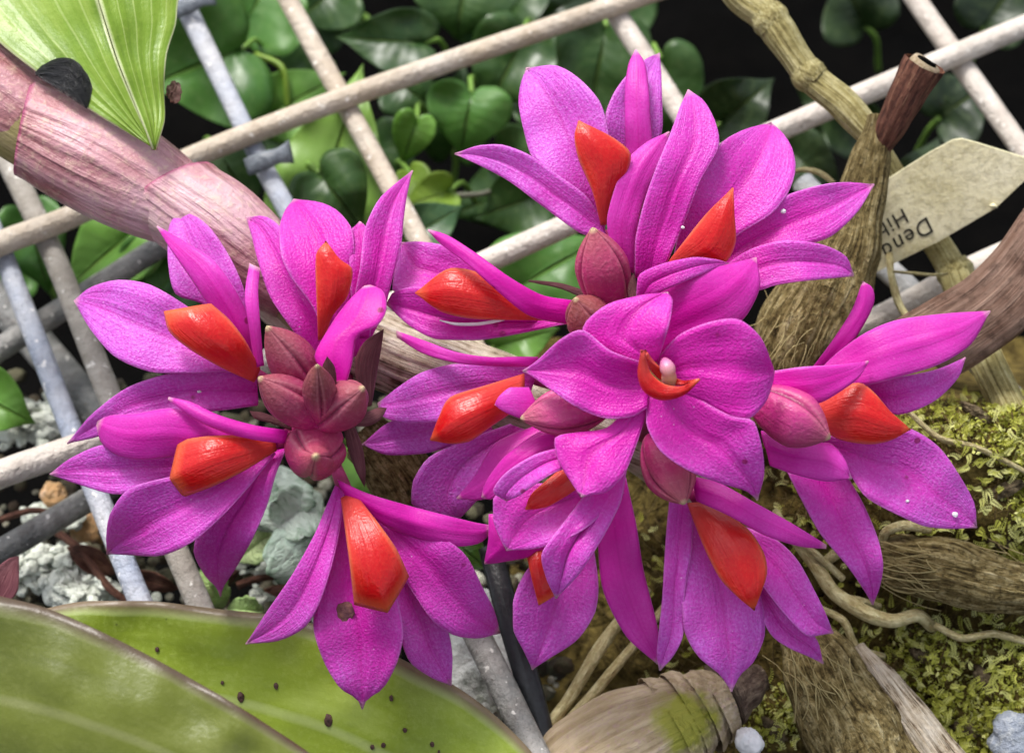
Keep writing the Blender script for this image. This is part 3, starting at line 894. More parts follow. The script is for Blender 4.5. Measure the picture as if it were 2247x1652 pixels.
for i in range(28):
    x = vr.uniform(380, 1480); y = vr.uniform(-60, 560)
    if i > 25: x, y = vr.uniform(1500, 2200), vr.uniform(-40, 420)
    if i in (20, 21, 22, 23): x, y = vr.uniform(-20, 330), vr.uniform(520, 760)
    a = vr.uniform(0, 6.28); L = vr.uniform(110, 210)
    z0 = vr.uniform(-3.6, -5.2)
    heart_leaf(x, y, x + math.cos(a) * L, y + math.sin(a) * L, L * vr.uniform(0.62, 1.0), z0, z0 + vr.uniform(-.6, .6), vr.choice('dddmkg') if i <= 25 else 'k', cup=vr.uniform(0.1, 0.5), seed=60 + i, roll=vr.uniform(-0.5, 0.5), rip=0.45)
tube("vine_stem", VINE, [(560, 120, bench_z(120) - 1.6), (620, 150, bench_z(150) - 1.5), (632, 240, bench_z(240) - 1.9), (640, 330, bench_z(330) - 2.6)], [7, 7, 6], vine, ns=8, nl=20, color=GREENS['y'])
tube("vine_stem", VINE, [(990, 430, bench_z(430) - 1.6), (1060, 425, bench_z(425) - 1.9), (1120, 400, bench_z(400) - 2.4)], [7, 6], vine, ns=8, nl=14, color=WARMG)

# variegated ground plant and stones in the lower left
vp = thing("variegated_plant", P(600, 1200, bench_z(1200) - 2.0), "pale silver and green variegated plant below the mesh", "plant")
WHT = (1, 1, 1, 1)
def vleaf(bx, by, tx, ty, w, z0, z1, c, seed):
    L = math.hypot(tx - bx, ty - by); ax, ay = (tx - bx) / L, (ty - by) / L; nx, ny = -ay, ax
    prof = [(0, .04), (.12, .26), (.25, .38), (.36, .36), (.48, .46), (.6, .40), (.72, .40), (.84, .24), (.94, .14), (1, 0)]
    l = [(bx + ax * a * L + nx * b * w, by + ay * a * L + ny * b * w) for a, b in prof]
    r = [(bx + ax * a * L - nx * b * w, by + ay * a * L - ny * b * w) for a, b in prof]
    bz = bench_z(by)
    return sheet("leaf", VARIEG, l, r, (bz + z0, bz + (z0 + z1) / 2 + .2, bz + z1), vp, cup=0.3, groove=0.2, th=0.04, ripple=0.3, seed=seed, color=c)
vleaf(600, 1165, 618, 1022, 190, -0.8, -1.3, WHT, 1)
vleaf(598, 1165, 705, 1085, 140, -0.8, -1.2, WHT, 2)
vleaf(600, 1165, 520, 1230, 90, -1.2, -1.3, (0.95, 1.0, 0.55, 1), 3)
vleaf(605, 1165, 680, 1280, 150, -0.8, -1.0, (0.9, 0.97, 0.95, 1), 4)
vleaf(490, 1330, 440, 1250, 90, -1.3, -1.2, (0.8, 0.95, 0.42, 1), 5)
vleaf(500, 1335, 580, 1340, 70, -1.3, -1.2, (0.75, 0.9, 0.4, 1), 6)
vleaf(605, 1165, 545, 1050, 120, -0.9, -1.3, WHT, 7)
tube("stem", VARIEG, [(600, 1160, bench_z(1160) - 1.2), (620, 1230, bench_z(1230) - 1.8), (600, 1330, bench_z(1330) - 2.4)], [9, 9, 10], vp, ns=8, nl=12, color=(0.7, 0.8, 0.6, 1))

def rock_mesh(seed, sx, sy, sz, sub=10, rug=0.12):
    r = random.Random(seed)
    off = Vector((r.uniform(0, 50), r.uniform(0, 50), r.uniform(0, 50)))
    V, F = [], []
    nu, nv = sub * 2, sub
    for i in range(nv + 1):
        th = math.pi * i / nv
        for j in range(nu):
            ph = 2 * math.pi * j / nu
            d = Vector((math.sin(th) * math.cos(ph), math.sin(th) * math.sin(ph), math.cos(th)))
            k = 1 + 0.28 * mnoise.noise(d * 1.3 + off) + rug * mnoise.noise(d * 4 + off) + rug * 0.6 * mnoise.noise(d * 9 + off)
            k = min(k, 1.12)
            V.append((d.x * sx * k, d.y * sy * k, d.z * sz * k))
    for i in range(nv):
        for j in range(nu):
            F.append([i * nu + j, (i + 1) * nu + j, (i + 1) * nu + (j + 1) % nu, i * nu + (j + 1) % nu])
    return V, F
def stone(x, y, dz, r, c, label, seed, name="stone", mat=None, squash=0.7, z=None):
    p = P(x, y, (bench_z(y) + dz) if z is None else z)
    rr = r * K * CM * 1.1
    V, F = rock_mesh(seed, rr, rr * 0.85, rr * squash, 22, 0.42 if c == SW else 0.12)
    a = seed * 1.3; ca, sa = math.cos(a), math.sin(a)
    V = [(p.x + v[0] * ca - v[1] * sa, p.y + v[0] * sa + v[1] * ca, p.z + v[2]) for v in V]
    o = mk_obj(name, V, F, mat or STONE, None, color=c)
    tag(o, label, "stone" if name == "stone" else name.replace('_', ' '))
    return o
SW, ST, SG = col('#e4e8dc'), col('#cfa474'), col('#a4a8a4')
stone(105, 925, -2.0, 62, SW, "white lichen-crusted stone beside the blue-grey wire near the left edge", 3)
stone(118, 1085, -1.7, 34, ST, "small tan pebble just under the left petals", 4)
stone(75, 1235, -1.8, 55, SW, "pale lumpy stone beside the pink leaf bit on the left edge", 5)
stone(150, 1290, -1.8, 62, SW, "white lichen stone above the broad green leaf's far left margin", 6)
stone(205, 1150, -2.2, 60, ST, "orange-brown pebble below the dark grey wire", 7)
stone(1045, 1480, -1.45, 120, col('#eef0ea'), "large white stone between the broad leaf and the dark grey wire", 8)
stone(1030, 1360, -1.6, 100, col('#eef0ea'), "white stone half hidden behind the lowest left flower", 9)
stone(660, 1330, -2.3, 60, SG, "grey stone under the pale variegated plant", 10)
stone(2235, 1615, 0, 62, col('#8f96a2'), "smooth blue-grey stone in the bottom right corner", 12, z=-1.0)
stone(1622, 1628, 0, 32, col('#dcdce0'), "round white pellet lying on the moss at the bottom", 21, "fertilizer_pellet", PELLET, 0.95, z=-0.55).location += RT * 0.001

def gravel():
    r = random.Random(5)
    V, F = [], []
    protos = [rock_mesh(100 + k, 1, 0.85, 0.6, 5) for k in range(8)]
    for _ in range(900):
        x = r.uniform(-250, 1250); y = r.uniform(820, 1560)
        p = P(x, y, bench_z(y) - 2.3 + r.uniform(-0.5, 0.3))
        s = r.uniform(8, 34) * K * CM
        pv, pf = protos[r.randrange(8)]
        a = r.uniform(0, 6.28); ca, sa = math.cos(a), math.sin(a); tz = r.uniform(0.6, 1)
        k = len(V)
        V += [(p.x + (v[0] * ca - v[1] * sa) * s, p.y + (v[0] * sa + v[1] * ca) * s, p.z + v[2] * s * tz) for v in pv]
        F += [[i + k for i in f] for f in pf]
    b = NB("gravel_mix"); ob = b.obj()
    vn = b.voro(ob, 260, 'F1', "Color")
    rch = b.sep(vn)[0]
    n = b.noise(ob, 700, 4)
    c = b.ramp(rch, [(0.0, col('#2a221a')), (0.35, col('#4a3c2c')), (0.6, col('#5c5a44')), (0.8, col('#7c7462')), (1.0, col('#b4b4a4'))])
    c = b.mix(b.math('MULTIPLY', b.ramp(n, [(0.45, 0.0), (0.65, 1.0)]), 0.5), c, col('#3c4426'))
    b.base(c); b.rough(0.9); b.bump(n, 0.0008)
    o = mk_obj("gravel", V, F, b.m, None, None)
    tag(o, "brown and grey gravel litter below the mesh", "gravel", kind="stuff")
gravel()
def lichen():
    r = random.Random(15)
    V, F = [], []
    protos = [rock_mesh(200 + k, 1.2, 0.75, 0.4, 7, 0.7) for k in range(8)]
    for cx, cy, n, sx, sy, dz in [(90, 1250, 90, 90, 60, -1.6), (60, 930, 40, 60, 50, -1.7), (200, 1300, 40, 90, 30, -1.6), (640, 1290, 60, 80, 60, -1.7), (1050, 1470, 70, 70, 110, -1.3), (110, 1120, 30, 60, 30, -1.8), (560, 1180, 40, 60, 80, -1.9), (720, 1200, 30, 40, 60, -1.9)]:
        for _ in range(n):
            x, y = r.gauss(cx, sx * 0.55), r.gauss(cy, sy * 0.55)
            p = P(x, y, bench_z(y) + dz + r.uniform(-0.35, 0.1))
            s_ = r.uniform(7, 30) * K * CM
            pv, pf = protos[r.randrange(8)]
            a = r.uniform(0, 6.28); ca, sa = math.cos(a), math.sin(a)
            k = len(V)
            V += [(p.x + (v[0] * ca - v[1] * sa) * s_, p.y + (v[0] * sa + v[1] * ca) * s_, p.z + v[2] * s_) for v in pv]
            F += [[i + k for i in f] for f in pf]
    o = mk_obj("lichen_crust", V, F, STONE, None, color=col('#dfe4d6'))
    tag(o, "crumbly white lichen scattered over the gravel", "lichen", kind="stuff")
lichen()
def litter(name, path, r, mat, label, cat, c=None):
    o = tube(name, mat, [(x, y, bench_z(y) + dz) for x, y, dz in path], r, None, ns=9, nl=18, lump=0.2, seed=int(path[0][0]), color=c)
    tag(o, label, cat)
litter("twig", [(100, 1150, -1.6), (180, 1210, -1.5), (240, 1290, -1.5), (300, 1330, -1.6)], [9, 10, 8], REDBROWN, "thin brown twig lying across the gravel at left", "twig")
litter("twig", [(0, 1140, -1.5), (70, 1120, -1.5), (140, 1130, -1.6)], [7, 8, 6], REDBROWN, "short dark twig below the tan pebble", "twig")
litter("twig", [(520, 1285, -1.5), (570, 1268, -1.5), (640, 1262, -1.6)], [9, 8, 6], REDBROWN, "reddish twig under the pale variegated plant", "twig")
for i, (x, y, a, L, w, lab) in enumerate([(200, 1230, 0.5, 120, 60, "curled red-brown dead leaf beside the white lichen stones"), (330, 1275, 0.25, 130, 44, "brown dead leaf lying between the two wires at left"),
        (470, 1270, -0.3, 120, 50, "dull brown dead leaf under the left flower's pointed petal"), (700, 1240, 1.2, 110, 50, "dark dead leaf beside the pale variegated plant"), (640, 1300, 0.1, 120, 40, "narrow brown dead leaf in front of the grey stone"),
        (1190, 1590, 0.9, 130, 60, "reddish dead leaf in the gap right of the dark grey wire")]):
    ca, sa = math.cos(a), math.sin(a)
    q = lambda u, v: (x + u * L * ca - v * w * sa, y + u * L * sa + v * w * ca)
    zb = bench_z(y) - 1.55
    dl = sheet("dead_leaf", REDBROWN, [q(-.5, 0), q(-.3, -.35), q(0, -.5), (q(.3, -.3)), q(.5, 0)], [q(-.5, 0.02), q(-.3, .3), q(0, .45), q(.3, .35), q(.5, 0)], (zb - .1, zb + .12, zb), None, cup=0.5, groove=0.2, th=0.03, ripple=0.4, seed=i + 40)
    tag(dl, lab, "dead leaf")
pk = sheet("fallen_petal", BRACT, [(-30, 1330), (-20, 1260), (20, 1225), (42, 1220)], [(-20, 1340), (20, 1320), (40, 1290), (42, 1220)], (-0.9, -0.8, -0.9), None, cup=0.3, th=0.04)
tag(pk, "dusty pink leaf bit at the left edge over white stones", "fallen petal")

# ------------------------------------------------------------------ young pink cane with its folded leaf
cane = thing("leafy_cane", P(300, 400, -1.2), "pink-sheathed young orchid cane with bright green folded leaf", "orchid cane")
axis = [(-260, 60, -1.35), (-60, 190, -1.3), (120, 300, -1.2), (300, 400, -1.1), (460, 490, -1.0), (600, 590, -0.95), (700, 690, -1.1)]
tube("cane", PINK_CANE, axis, [92, 94, 100, 100, 92, 80, 70], cane, ns=40, nl=60, lump=0.03, seed=2)
def sheath(p0, p1, p2, r0, r1, seed, r2=None, lip_skew=0.0):
    path = [p0, p1, p2]
    c = catmull(path, 30)
    C = [P(*p) for p in c]
    ns, nl = 84, 30
    rr = random.Random(seed)
    ridge = [rr.uniform(-1, 1) for _ in range(ns)]
    ridge = [(ridge[i - 1] + 2 * ridge[i] + ridge[(i + 1) % ns]) / 4 for i in range(ns)]
    V, U, F = [], [], []
    tg = (C[-1] - C[0]).normalized()
    ref = (NRM - tg * NRM.dot(tg)).normalized(); bi = tg.cross(ref)
    S = ns + 1
    for layer in (0, 1):
        for i in range(nl + 1):
            t = i / nl
            r = lerp(r0, r1, t) if r2 is None else zat((r0, r2, r1), t)
            r += 5.5 * math.exp(-(t / 0.05) ** 2)
            for j in range(ns + 1):
                a = 2 * math.pi * (j % ns) / ns
                sk = lip_skew * math.sin(a + 0.6) * (1 - t) ** 3
                q = C[i] + tg * sk * K * CM
                k = r * (1 + 0.022 * ridge[j % ns] * (0.4 + 0.6 * math.sin(math.pi * t))) - layer * 4
                V.append(q + (ref * math.cos(a) + bi * math.sin(a)) * k * K * CM * (DIST - c[i][2]) / DIST)
                U.append((j / ns, t))
    off = (nl + 1) * S
    for i in range(nl):
        for j in range(ns):
            q = [i * S + j, i * S + j + 1, (i + 1) * S + j + 1, (i + 1) * S + j]
            F.append(q[::-1]); F.append([v + off for v in q])
    for i in (0, nl):
        for j in range(ns):
            q = [i * S + j, i * S + j + 1, i * S + j + 1 + off, i * S + j + off]
            F.append(q if i == 0 else q[::-1])
    o = mk_obj("sheath", V, F, SHEATH, cane, U)
    import bmesh
    bm = bmesh.new(); bm.from_mesh(o.data); bmesh.ops.recalc_face_normals(bm, faces=bm.faces); bm.to_mesh(o.data); bm.free()
    return o
sheath((-230, 80, -1.3), (-90, 165, -1.3), (75, 268, -1.2), 100, 93, 1, 108)
sheath((55, 275, -1.2), (210, 350, -1.12), (400, 455, -1.05), 103, 92, 2, 122, 40)
sheath((372, 425, -1.06), (480, 500, -1.0), (650, 640, -1.0), 104, 72, 3, 104, -46)
lf1 = sheet("leaf_blade", LEAF_TOP, [(335, 325), (200, 243), (90, 165), (0, 95), (-120, -20), (-260, -180)],
            [(338, 322), (300, 240), (255, 130), (215, 0), (180, -120), (120, -320)], (-0.42, -0.95, -2.0), cane, cup=0.22, th=0.06, nl=40, nw=24, ripple=0.08, seed=4, tilt=0.15)
lf2 = sheet("leaf_blade", LEAF_TOP, [(336, 328), (305, 250), (258, 130), (217, 0), (185, -120), (130, -320)],
            [(342, 330), (362, 262), (360, 200), (366, 120), (386, 55), (392, 0), (420, -120), (430, -320)], (-0.40, -0.75, -1.3), cane, cup=0.12, th=0.06, nl=40, nw=24, ripple=0.10, seed=6, tilt=-0.35)
bs = [(80, 163), (96, 141), (128, 127), (165, 131), (190, 158), (203, 190), (196, 224), (191, 238)]
bs2 = [(80, 165), (95, 178), (110, 188), (130, 200), (150, 212), (168, 225), (180, 232), (190, 239)]
# smooth lookup: refine by building the black spot right over the blade
sp_o = sheet("black_spot", BLACKSPOT, bs, bs2, (lambda x, y, g=sheet_z(lf1): g(x, y) + 0.03), lf1, cup=-0.02, th=0.05, nl=20, nw=14, ripple=0.05, seed=3, veins=0.10)
sp_o['label'] = "sunken black blight spot at the base of the leaf"

# ------------------------------------------------------------------ broad leaves at the lower left
fl = sheet("broad_leaf", LEAF_LOW, [(-60, 1420), (60, 1350), (130, 1328), (200, 1318), (330, 1318), (480, 1336), (620, 1352), (780, 1395), (890, 1450), (1000, 1505), (1090, 1572), (1175, 1660), (1260, 1800)],
           [(-60, 1600), (100, 1700), (300, 1800), (500, 1900), (700, 1980), (900, 2040), (1200, 2060)], (-0.55, -0.35, -0.2), None, cup=0.05, th=0.04, nl=60, nw=30, ripple=0.10, seed=9, zl=(0.0, -0.05, 0.0), color=(1, 1, 1, 1))
tag(fl, "broad green leaf with dark specks below the lowest left flower", "leaf")
nlf = sheet("broad_leaf", LEAF_LOW, [(-260, 1275), (-120, 1285), (0, 1308), (120, 1340), (300, 1424), (500, 1535), (680, 1652), (820, 1760), (1000, 1920)],
            [(-260, 1900), (-100, 1900), (100, 1930), (300, 1960), (500, 2000), (800, 2060), (1000, 2100)], (2.2, 2.9, 2.6), None, cup=-0.12, th=0.04, nl=60, nw=30, ripple=0.12, seed=12, color=(0.46, 0.42, 0.42, 1))
tag(nlf, "nearest olive-green leaf with purplish margin, out of focus", "leaf")
spk = [(722, 1578, 9, 15), (607, 1503, 5, 8), (528, 1528, 8, 12), (346, 1424, 5, 6), (489, 1498, 4, 5), (860, 1530, 5, 7), (948, 1630, 5, 7), (963, 1648, 3, 6), (890, 1600, 5, 6),
       (818, 1638, 5, 6), (842, 1634, 5, 6)]
for i, (x, y, a, b_) in enumerate(spk):
    p, n = on_sheet(fl, x, y, 0.03)
    V, F = rock_mesh(300 + i, a * K * CM, b_ * K * CM, a * K * CM * 0.7, 6)
    V = [p + RT * v[0] + UP * v[1] + NRM * v[2] for v in V]
    o = mk_obj("seed_husk", V, F, DEBRIS)
    tag(o, "largest dark seed husk lying on the broad green leaf" if i == 0 else "tiny dark debris speck lying on the broad green leaf", "debris", "debris specks on the broad leaf")

# ------------------------------------------------------------------ old canes, tag and roots on the right
oc = thing("old_cane", P(1905, 280, -2.0), "yellowish grooved bare cane rising to the top edge beside the tag", "orchid cane")
tube("stem", OLD_CANE, [(1560, -110, -2.6), (1625, -10, -2.5), (1690, 45, -2.4), (1775, 165, -2.3), (1850, 228, -2.2), (1915, 300, -2.1)], [40, 38, 36, 37, 33, 33, 35, 30], oc, ns=48, nl=60, ribs='rand', rib_amp=0.07, lump=0.10, seed=4)
tube("node_ring", OLD_CANE, [(1676, 28, -2.42), (1690, 45, -2.4), (1702, 62, -2.38)], [39, 43, 38], oc, ns=48, nl=8, ribs='rand', rib_amp=0.04, lump=0.12, seed=5, cap=False)
tube("node_ring", OLD_CANE, [(1764, 150, -2.3), (1775, 165, -2.28), (1790, 178, -2.27)], [36, 40, 35], oc, ns=48, nl=8, ribs='rand', rib_amp=0.04, lump=0.12, seed=6, cap=False)

pb = thing("old_pseudobulb", P(1800, 700, -1.9), "thick fibrous brown pseudobulb behind the upper right flower", "pseudobulb")
tube("body", FIBROUS, [(1925, 255, -1.95), (1915, 330, -1.9), (1890, 430, -1.8), (1850, 560, -1.75), (1790, 690, -1.8), (1730, 820, -1.9), (1690, 930, -2.0)],
     [22, 45, 52, 72, 98, 112, 118, 110], pb, ns=64, nl=80, ribs='rand', rib_amp=0.05, lump=0.16, lumpf=30, seed=8)
st = tube("cut_stub", REDBROWN, [(1930, 330, -1.9), (1955, 280, -1.75), (1995, 205, -1.55), (2030, 140, -1.4)], [22, 33, 39, 46], pb, ns=48, nl=30, ribs='rand', rib_amp=0.06, lump=0.16, lumpf=50, seed=9, cap=False)
rimp = [(2025, 150, -1.42), (2029, 142, -1.40), (2033, 136, -1.385)]
tube("stub_pith", PAPERY, rimp, [41, 37, 33], st, ns=40, nl=4, lump=0.3, lumpf=90, seed=3)
tube("stub_shade_plug", SHADE_BLACK, [(2031, 139, -1.385), (2035, 133, -1.37)], [24, 22], st, ns=20, nl=3, lump=0.2, seed=5, flat=0.6)  # solid near-black plug painting the shade inside the stub's open end

def fibres(name, parent, n, region, length, ang, seed, mat=FIBRE, z=None, w=1.6, spread=0.25, bulge=0.0):
    r = random.Random(seed)
    V, F = [], []
    for _ in range(n):
        x, y = r.uniform(region[0], region[2]), r.uniform(region[1], region[3])
        a = ang + r.gauss(0, spread); L = length * r.uniform(0.4, 1.2)
        zz = z(x, y) if callable(z) else z
        pts = []
        bend = r.gauss(0, 0.45)
        for k in range(6):
            t = k / 5
            aa = a + bend * (t - 0.5)
            px = x + math.cos(aa) * L * (t - 0.5); py = y + math.sin(aa) * L * (t - 0.5)
            pz = (z(px, py) if callable(z) else zz) + 0.03 + 0.12 * r.random() * t * (1 - t) * 2
            pts.append(P(px, py, pz))
        ww = w * r.uniform(0.5, 1.3) * K * CM
        base = len(V)
        for k, p in enumerate(pts):
            d = (pts[min(k + 1, 5)] - pts[max(k - 1, 0)]).normalized()
            s1 = d.cross(NRM).normalized(); s2 = d.cross(s1)
            for q in range(3):
                an = 2.094 * q
                V.append(p + (s1 * math.cos(an) + s2 * math.sin(an)) * ww)
        for k in range(5):
            for q in range(3):
                F.append([base + k * 3 + q, base + k * 3 + (q + 1) % 3, base + (k + 1) * 3 + (q + 1) % 3, base + (k + 1) * 3 + q])
    o = mk_obj(name, V, F, mat, parent, None)
    o['kind'] = 'stuff'
    return o
def pbz(x, y):
    # camera-side surface of the thick pseudobulb
    t = (y - 255) / 675
    cx = 1925 - 235 * max(0, t) ** 1.25; rad = 40 + 80 * sstep(0.1, 0.9, t)
    u = max(-0.98, min(0.98, (x - cx) / rad))
    return -1.82 + rad * K * math.sqrt(1 - u * u) + 0.0
fibres("fibre_coat", pb, 46, (1680, 560, 1880, 800), 100, math.radians(118), 5, z=pbz, w=1.2, spread=0.14)

# tag
tg = thing("plant_tag", P(2040, 520, -2.6), "cream weathered plastic plant tag with black lettering", "plant tag")
tagz = lambda x, y: -2.75 + (x - 2000) * 0.0011 - (y - 450) * 0.0012
def plane_sheet(name, mat, poly, zf, th, parent):
    top = [P(x, y, zf(x, y)) for x, y in poly]
    n = (top[1] - top[0]).cross(top[2] - top[0]).normalized()
    if n.dot(NRM) < 0: n = -n
    V = top + [p - n * th * CM for p in top]
    k = len(poly)
    F = [list(range(k)), list(range(2 * k - 1, k - 1, -1))] + [[i, (i + 1) % k, (i + 1) % k + k, i + k] for i in range(k)]
    o = mk_obj(name, V, F, [mat, TAG_EDGE], parent, None, [0, 0] + [1] * k, False)
    import bmesh
    bm = bmesh.new(); bm.from_mesh(o.data); bmesh.ops.recalc_face_normals(bm, faces=bm.faces); bm.to_mesh(o.data); bm.free()
    return o
poly = [(2090, 308), (2110, 305), (2140, 313), (2250, 347), (2330, 372), (2300, 400), (2247, 398), (2186, 456), (2060, 530), (1905, 606), (1800, 660), (1740, 560), (1830, 470), (1950, 392), (2040, 335)]
plane_sheet("tag_board", TAGM, poly, tagz, 0.07, tg)
tube("tag_chip", TAG_EDGE, [(2172, 452, tagz(2172, 452) + 0.03), (2180, 452, tagz(2180, 452) + 0.04), (2188, 455, tagz(2188, 455) + 0.01)], [3, 6, 2], tg, ns=8, nl=6)
def lettering(txt, x, y, size_u, right, lift=0.012):
    cu = bpy.data.curves.new("lettering", 'FONT'); cu.body = txt; cu.size = 1.0; cu.extrude = 0.004; cu.shear = 0.12; cu.space_character = 1.12
    to = bpy.data.objects.new("tmp", cu); sc.collection.objects.link(to)
    dg = bpy.context.evaluated_depsgraph_get()
    me = bpy.data.meshes.new_from_object(to.evaluated_get(dg))
    bpy.data.objects.remove(to)
    rx, ry = right; l = math.hypot(rx, ry); rx, ry = rx / l, ry / l
    ux, uy = ry, -rx                                   # text-up in survey directions
    V = []
    for v in me.vertices:
        px = x + (v.co.x * rx + v.co.y * ux) * size_u
        py = y + (v.co.x * ry + v.co.y * uy) * size_u
        V.append(P(px, py, tagz(px, py) + lift + v.co.z * 0.3))
    F = [list(p.vertices) for p in me.polygons]
    bpy.data.meshes.remove(me)
    return mk_obj("lettering", V, F, INK, tg, None, None, False)
lettering("Dendr", 2036, 474, 52, (-0.84, 0.54))
lettering("Hib", 1982, 455, 48, (-0.82, 0.57))

oc2 = thing("old_cane", P(2120, 620, -3.0), "pale yellow cane running behind the tag down to the moss", "orchid cane")
tube("stem", OLD_CANE, [(1925, 320, -2.9), (2000, 450, -3.2), (2085, 585, -3.1), (2160, 780, -2.2), (2247, 960, -1.6), (2330, 1140, -1.4)], [22, 27, 33, 35, 37, 38], oc2, ns=48, nl=70, ribs='rand', rib_amp=0.08, lump=0.10, seed=14)
tube("node_ring", OLD_CANE, [(2085, 575, -3.1), (2097, 600, -3.08), (2108, 618, -3.05)], [34, 42, 36], oc2, ns=48, nl=8, ribs='rand', rib_amp=0.05, lump=0.1, seed=15, cap=False)
ds = sheet("dead_sheath", DEADLEAF, [(1960, 704), (2045, 655), (2120, 610), (2190, 540), (2260, 440), (2380, 300)], [(2080, 830), (2118, 815), (2190, 768), (2250, 722), (2330, 640), (2480, 520)],
           (-1.4, -1.2, -1.0), None, cup=-0.35, th=0.04, nl=40, nw=22, ripple=0.16, seed=21, veins=0.07)
tag(ds, "curled brown papery dead sheath coming in from the right edge", "dead leaf")

def single_root(path, r, label, seed, c=None, name="root"):
    o = tube(name, ROOT, path, r, None, ns=12, nl=34, lump=0.22, lumpf=60, seed=seed)
    tag(o, label, "root")
single_root([(1740, 378, -3.4), (1765, 372, -3.2), (1800, 380, -3.1), (1830, 402, -3.0)], [5, 7, 6], "thin white aerial root beside the upper right flower's rounded petal", 31)
single_root([(1952, 560, -2.9), (1957, 610, -2.6), (1972, 665, -2.3), (2000, 710, -2.0)], [8, 9, 9], "white aerial root hanging under the plant tag", 32)
single_root([(1740, 1180, -1.5), (1790, 1240, -1.3), (1830, 1300, -1.25), (1900, 1345, -1.2), (1960, 1362, -1.15), (2015, 1350, -1.2), (2045, 1375, -1.4)], [13, 14, 15, 17, 17, 15, 14], "thick tan root snaking over the moss below the right flower", 33)
single_root([(1935, 1190, -1.3), (1945, 1165, -1.15), (1985, 1153, -1.1), (2040, 1160, -1.2)], [10, 12, 11], "pale root arching above the lying pseudobulb", 34)
single_root([(1800, 1240, -1.4), (1840, 1210, -1.25), (1870, 1180, -1.3)], [10, 12, 10], "short pale root behind the lowest petal of the right flower", 35)
single_root([(1830, 1310, -1.3), (1880, 1318, -1.25), (1930, 1330, -1.4)], [9, 10, 8], "pale root under the lying pseudobulb", 36)
single_root([(1420, 1290, -1.9), (1330, 1400, -1.6), (1250, 1530, -1.2), (1200, 1600, -1.0), (1180, 1680, -0.9)], [12, 14, 15, 14, 15], "mossy grey root running down beside the dark grey wire", 37)
single_root([(1460, 1330, -1.9), (1370, 1440, -1.5), (1270, 1560, -1.1), (1220, 1610, -1.0)], [9, 11, 13, 12], "slender mossy root beside the papery bulb", 38)
single_root([(1700, 1120, -1.5), (1745, 1180, -1.25), (1790, 1215, -1.2), (1850, 1270, -1.3)], [7, 9, 8], "thin pale root behind the lowest flower's top sepal", 71)
single_root([(1790, 1330, -1.4), (1850, 1362, -1.25), (1880, 1420, -1.3), (1940, 1440, -1.4)], [8, 9, 7], "thin root dipping into the moss under the thick tan root", 72)
single_root([(2050, 1370, -1.2), (2110, 1400, -1.15), (2180, 1390, -1.2), (2260, 1410, -1.2)], [8, 9, 8], "slim root crossing the moss below the lying pseudobulb", 73)
single_root([(1990, 900, -1.2), (2060, 960, -1.1), (2150, 985, -1.05), (2260, 1040, -1.1)], [6, 7, 6], "thin root over the moss right of the right flower's lip", 74)
single_root([(1960, 596, -2.4), (2040, 603, -2.5), (2080, 600, -2.6)], [3, 4, 3], "thin green tendril under the plant tag", 39, name="tendril")

lp = thing("old_pseudobulb", P(2080, 1270, -1.3), "fibrous brown pseudobulb lying across the moss at the right edge", "pseudobulb")
tube("body", FIBROUS, [(1890, 1225, -1.5), (1960, 1232, -1.3), (2060, 1250, -1.2), (2160, 1275, -1.15), (2300, 1300, -1.1), (2420, 1320, -1.1)], [26, 62, 74, 66, 56, 52, 50], lp, ns=64, nl=60, ribs='rand', rib_amp=0.05, lump=0.15, seed=41)
fibres("fibre_coat", lp, 34, (1940, 1200, 2247, 1320), 170, math.radians(14), 6, z=lambda x, y: -1.02 + 0.1 - ((y - 1255 - (x - 2060) * 0.15) / 75) ** 2 * 0.28, w=1.5, spread=0.22)

fc = thing("old_pseudobulb", P(1880, 1560, -1.0), "weathered pseudobulb with bleached split sheath at the bottom edge", "pseudobulb")
tube("body", FIBROUS, [(1750, 1380, -1.5), (1790, 1440, -1.2), (1840, 1530, -1.05), (1900, 1640, -1.0), (1990, 1790, -0.9)], [50, 92, 112, 118, 120], fc, ns=64, nl=50, ribs='rand', rib_amp=0.05, lump=0.15, seed=44)
tube("bleached_sheath", BLEACHED, [(1885, 1420, -1.2), (1930, 1480, -0.95), (1990, 1560, -0.85), (2060, 1660, -0.8), (2160, 1800, -0.8)], [14, 38, 46, 54, 60], fc, ns=48, nl=50, ribs='rand', rib_amp=0.07, lump=0.16, seed=45)
fibres("fibre_coat", fc, 24, (1730, 1440, 1900, 1652), 150, math.radians(66), 7, z=lambda x, y: -0.62 - ((x - 1790 - (y - 1440) * 0.5) / 115) ** 2 * 0.3, w=1.6, spread=0.2)

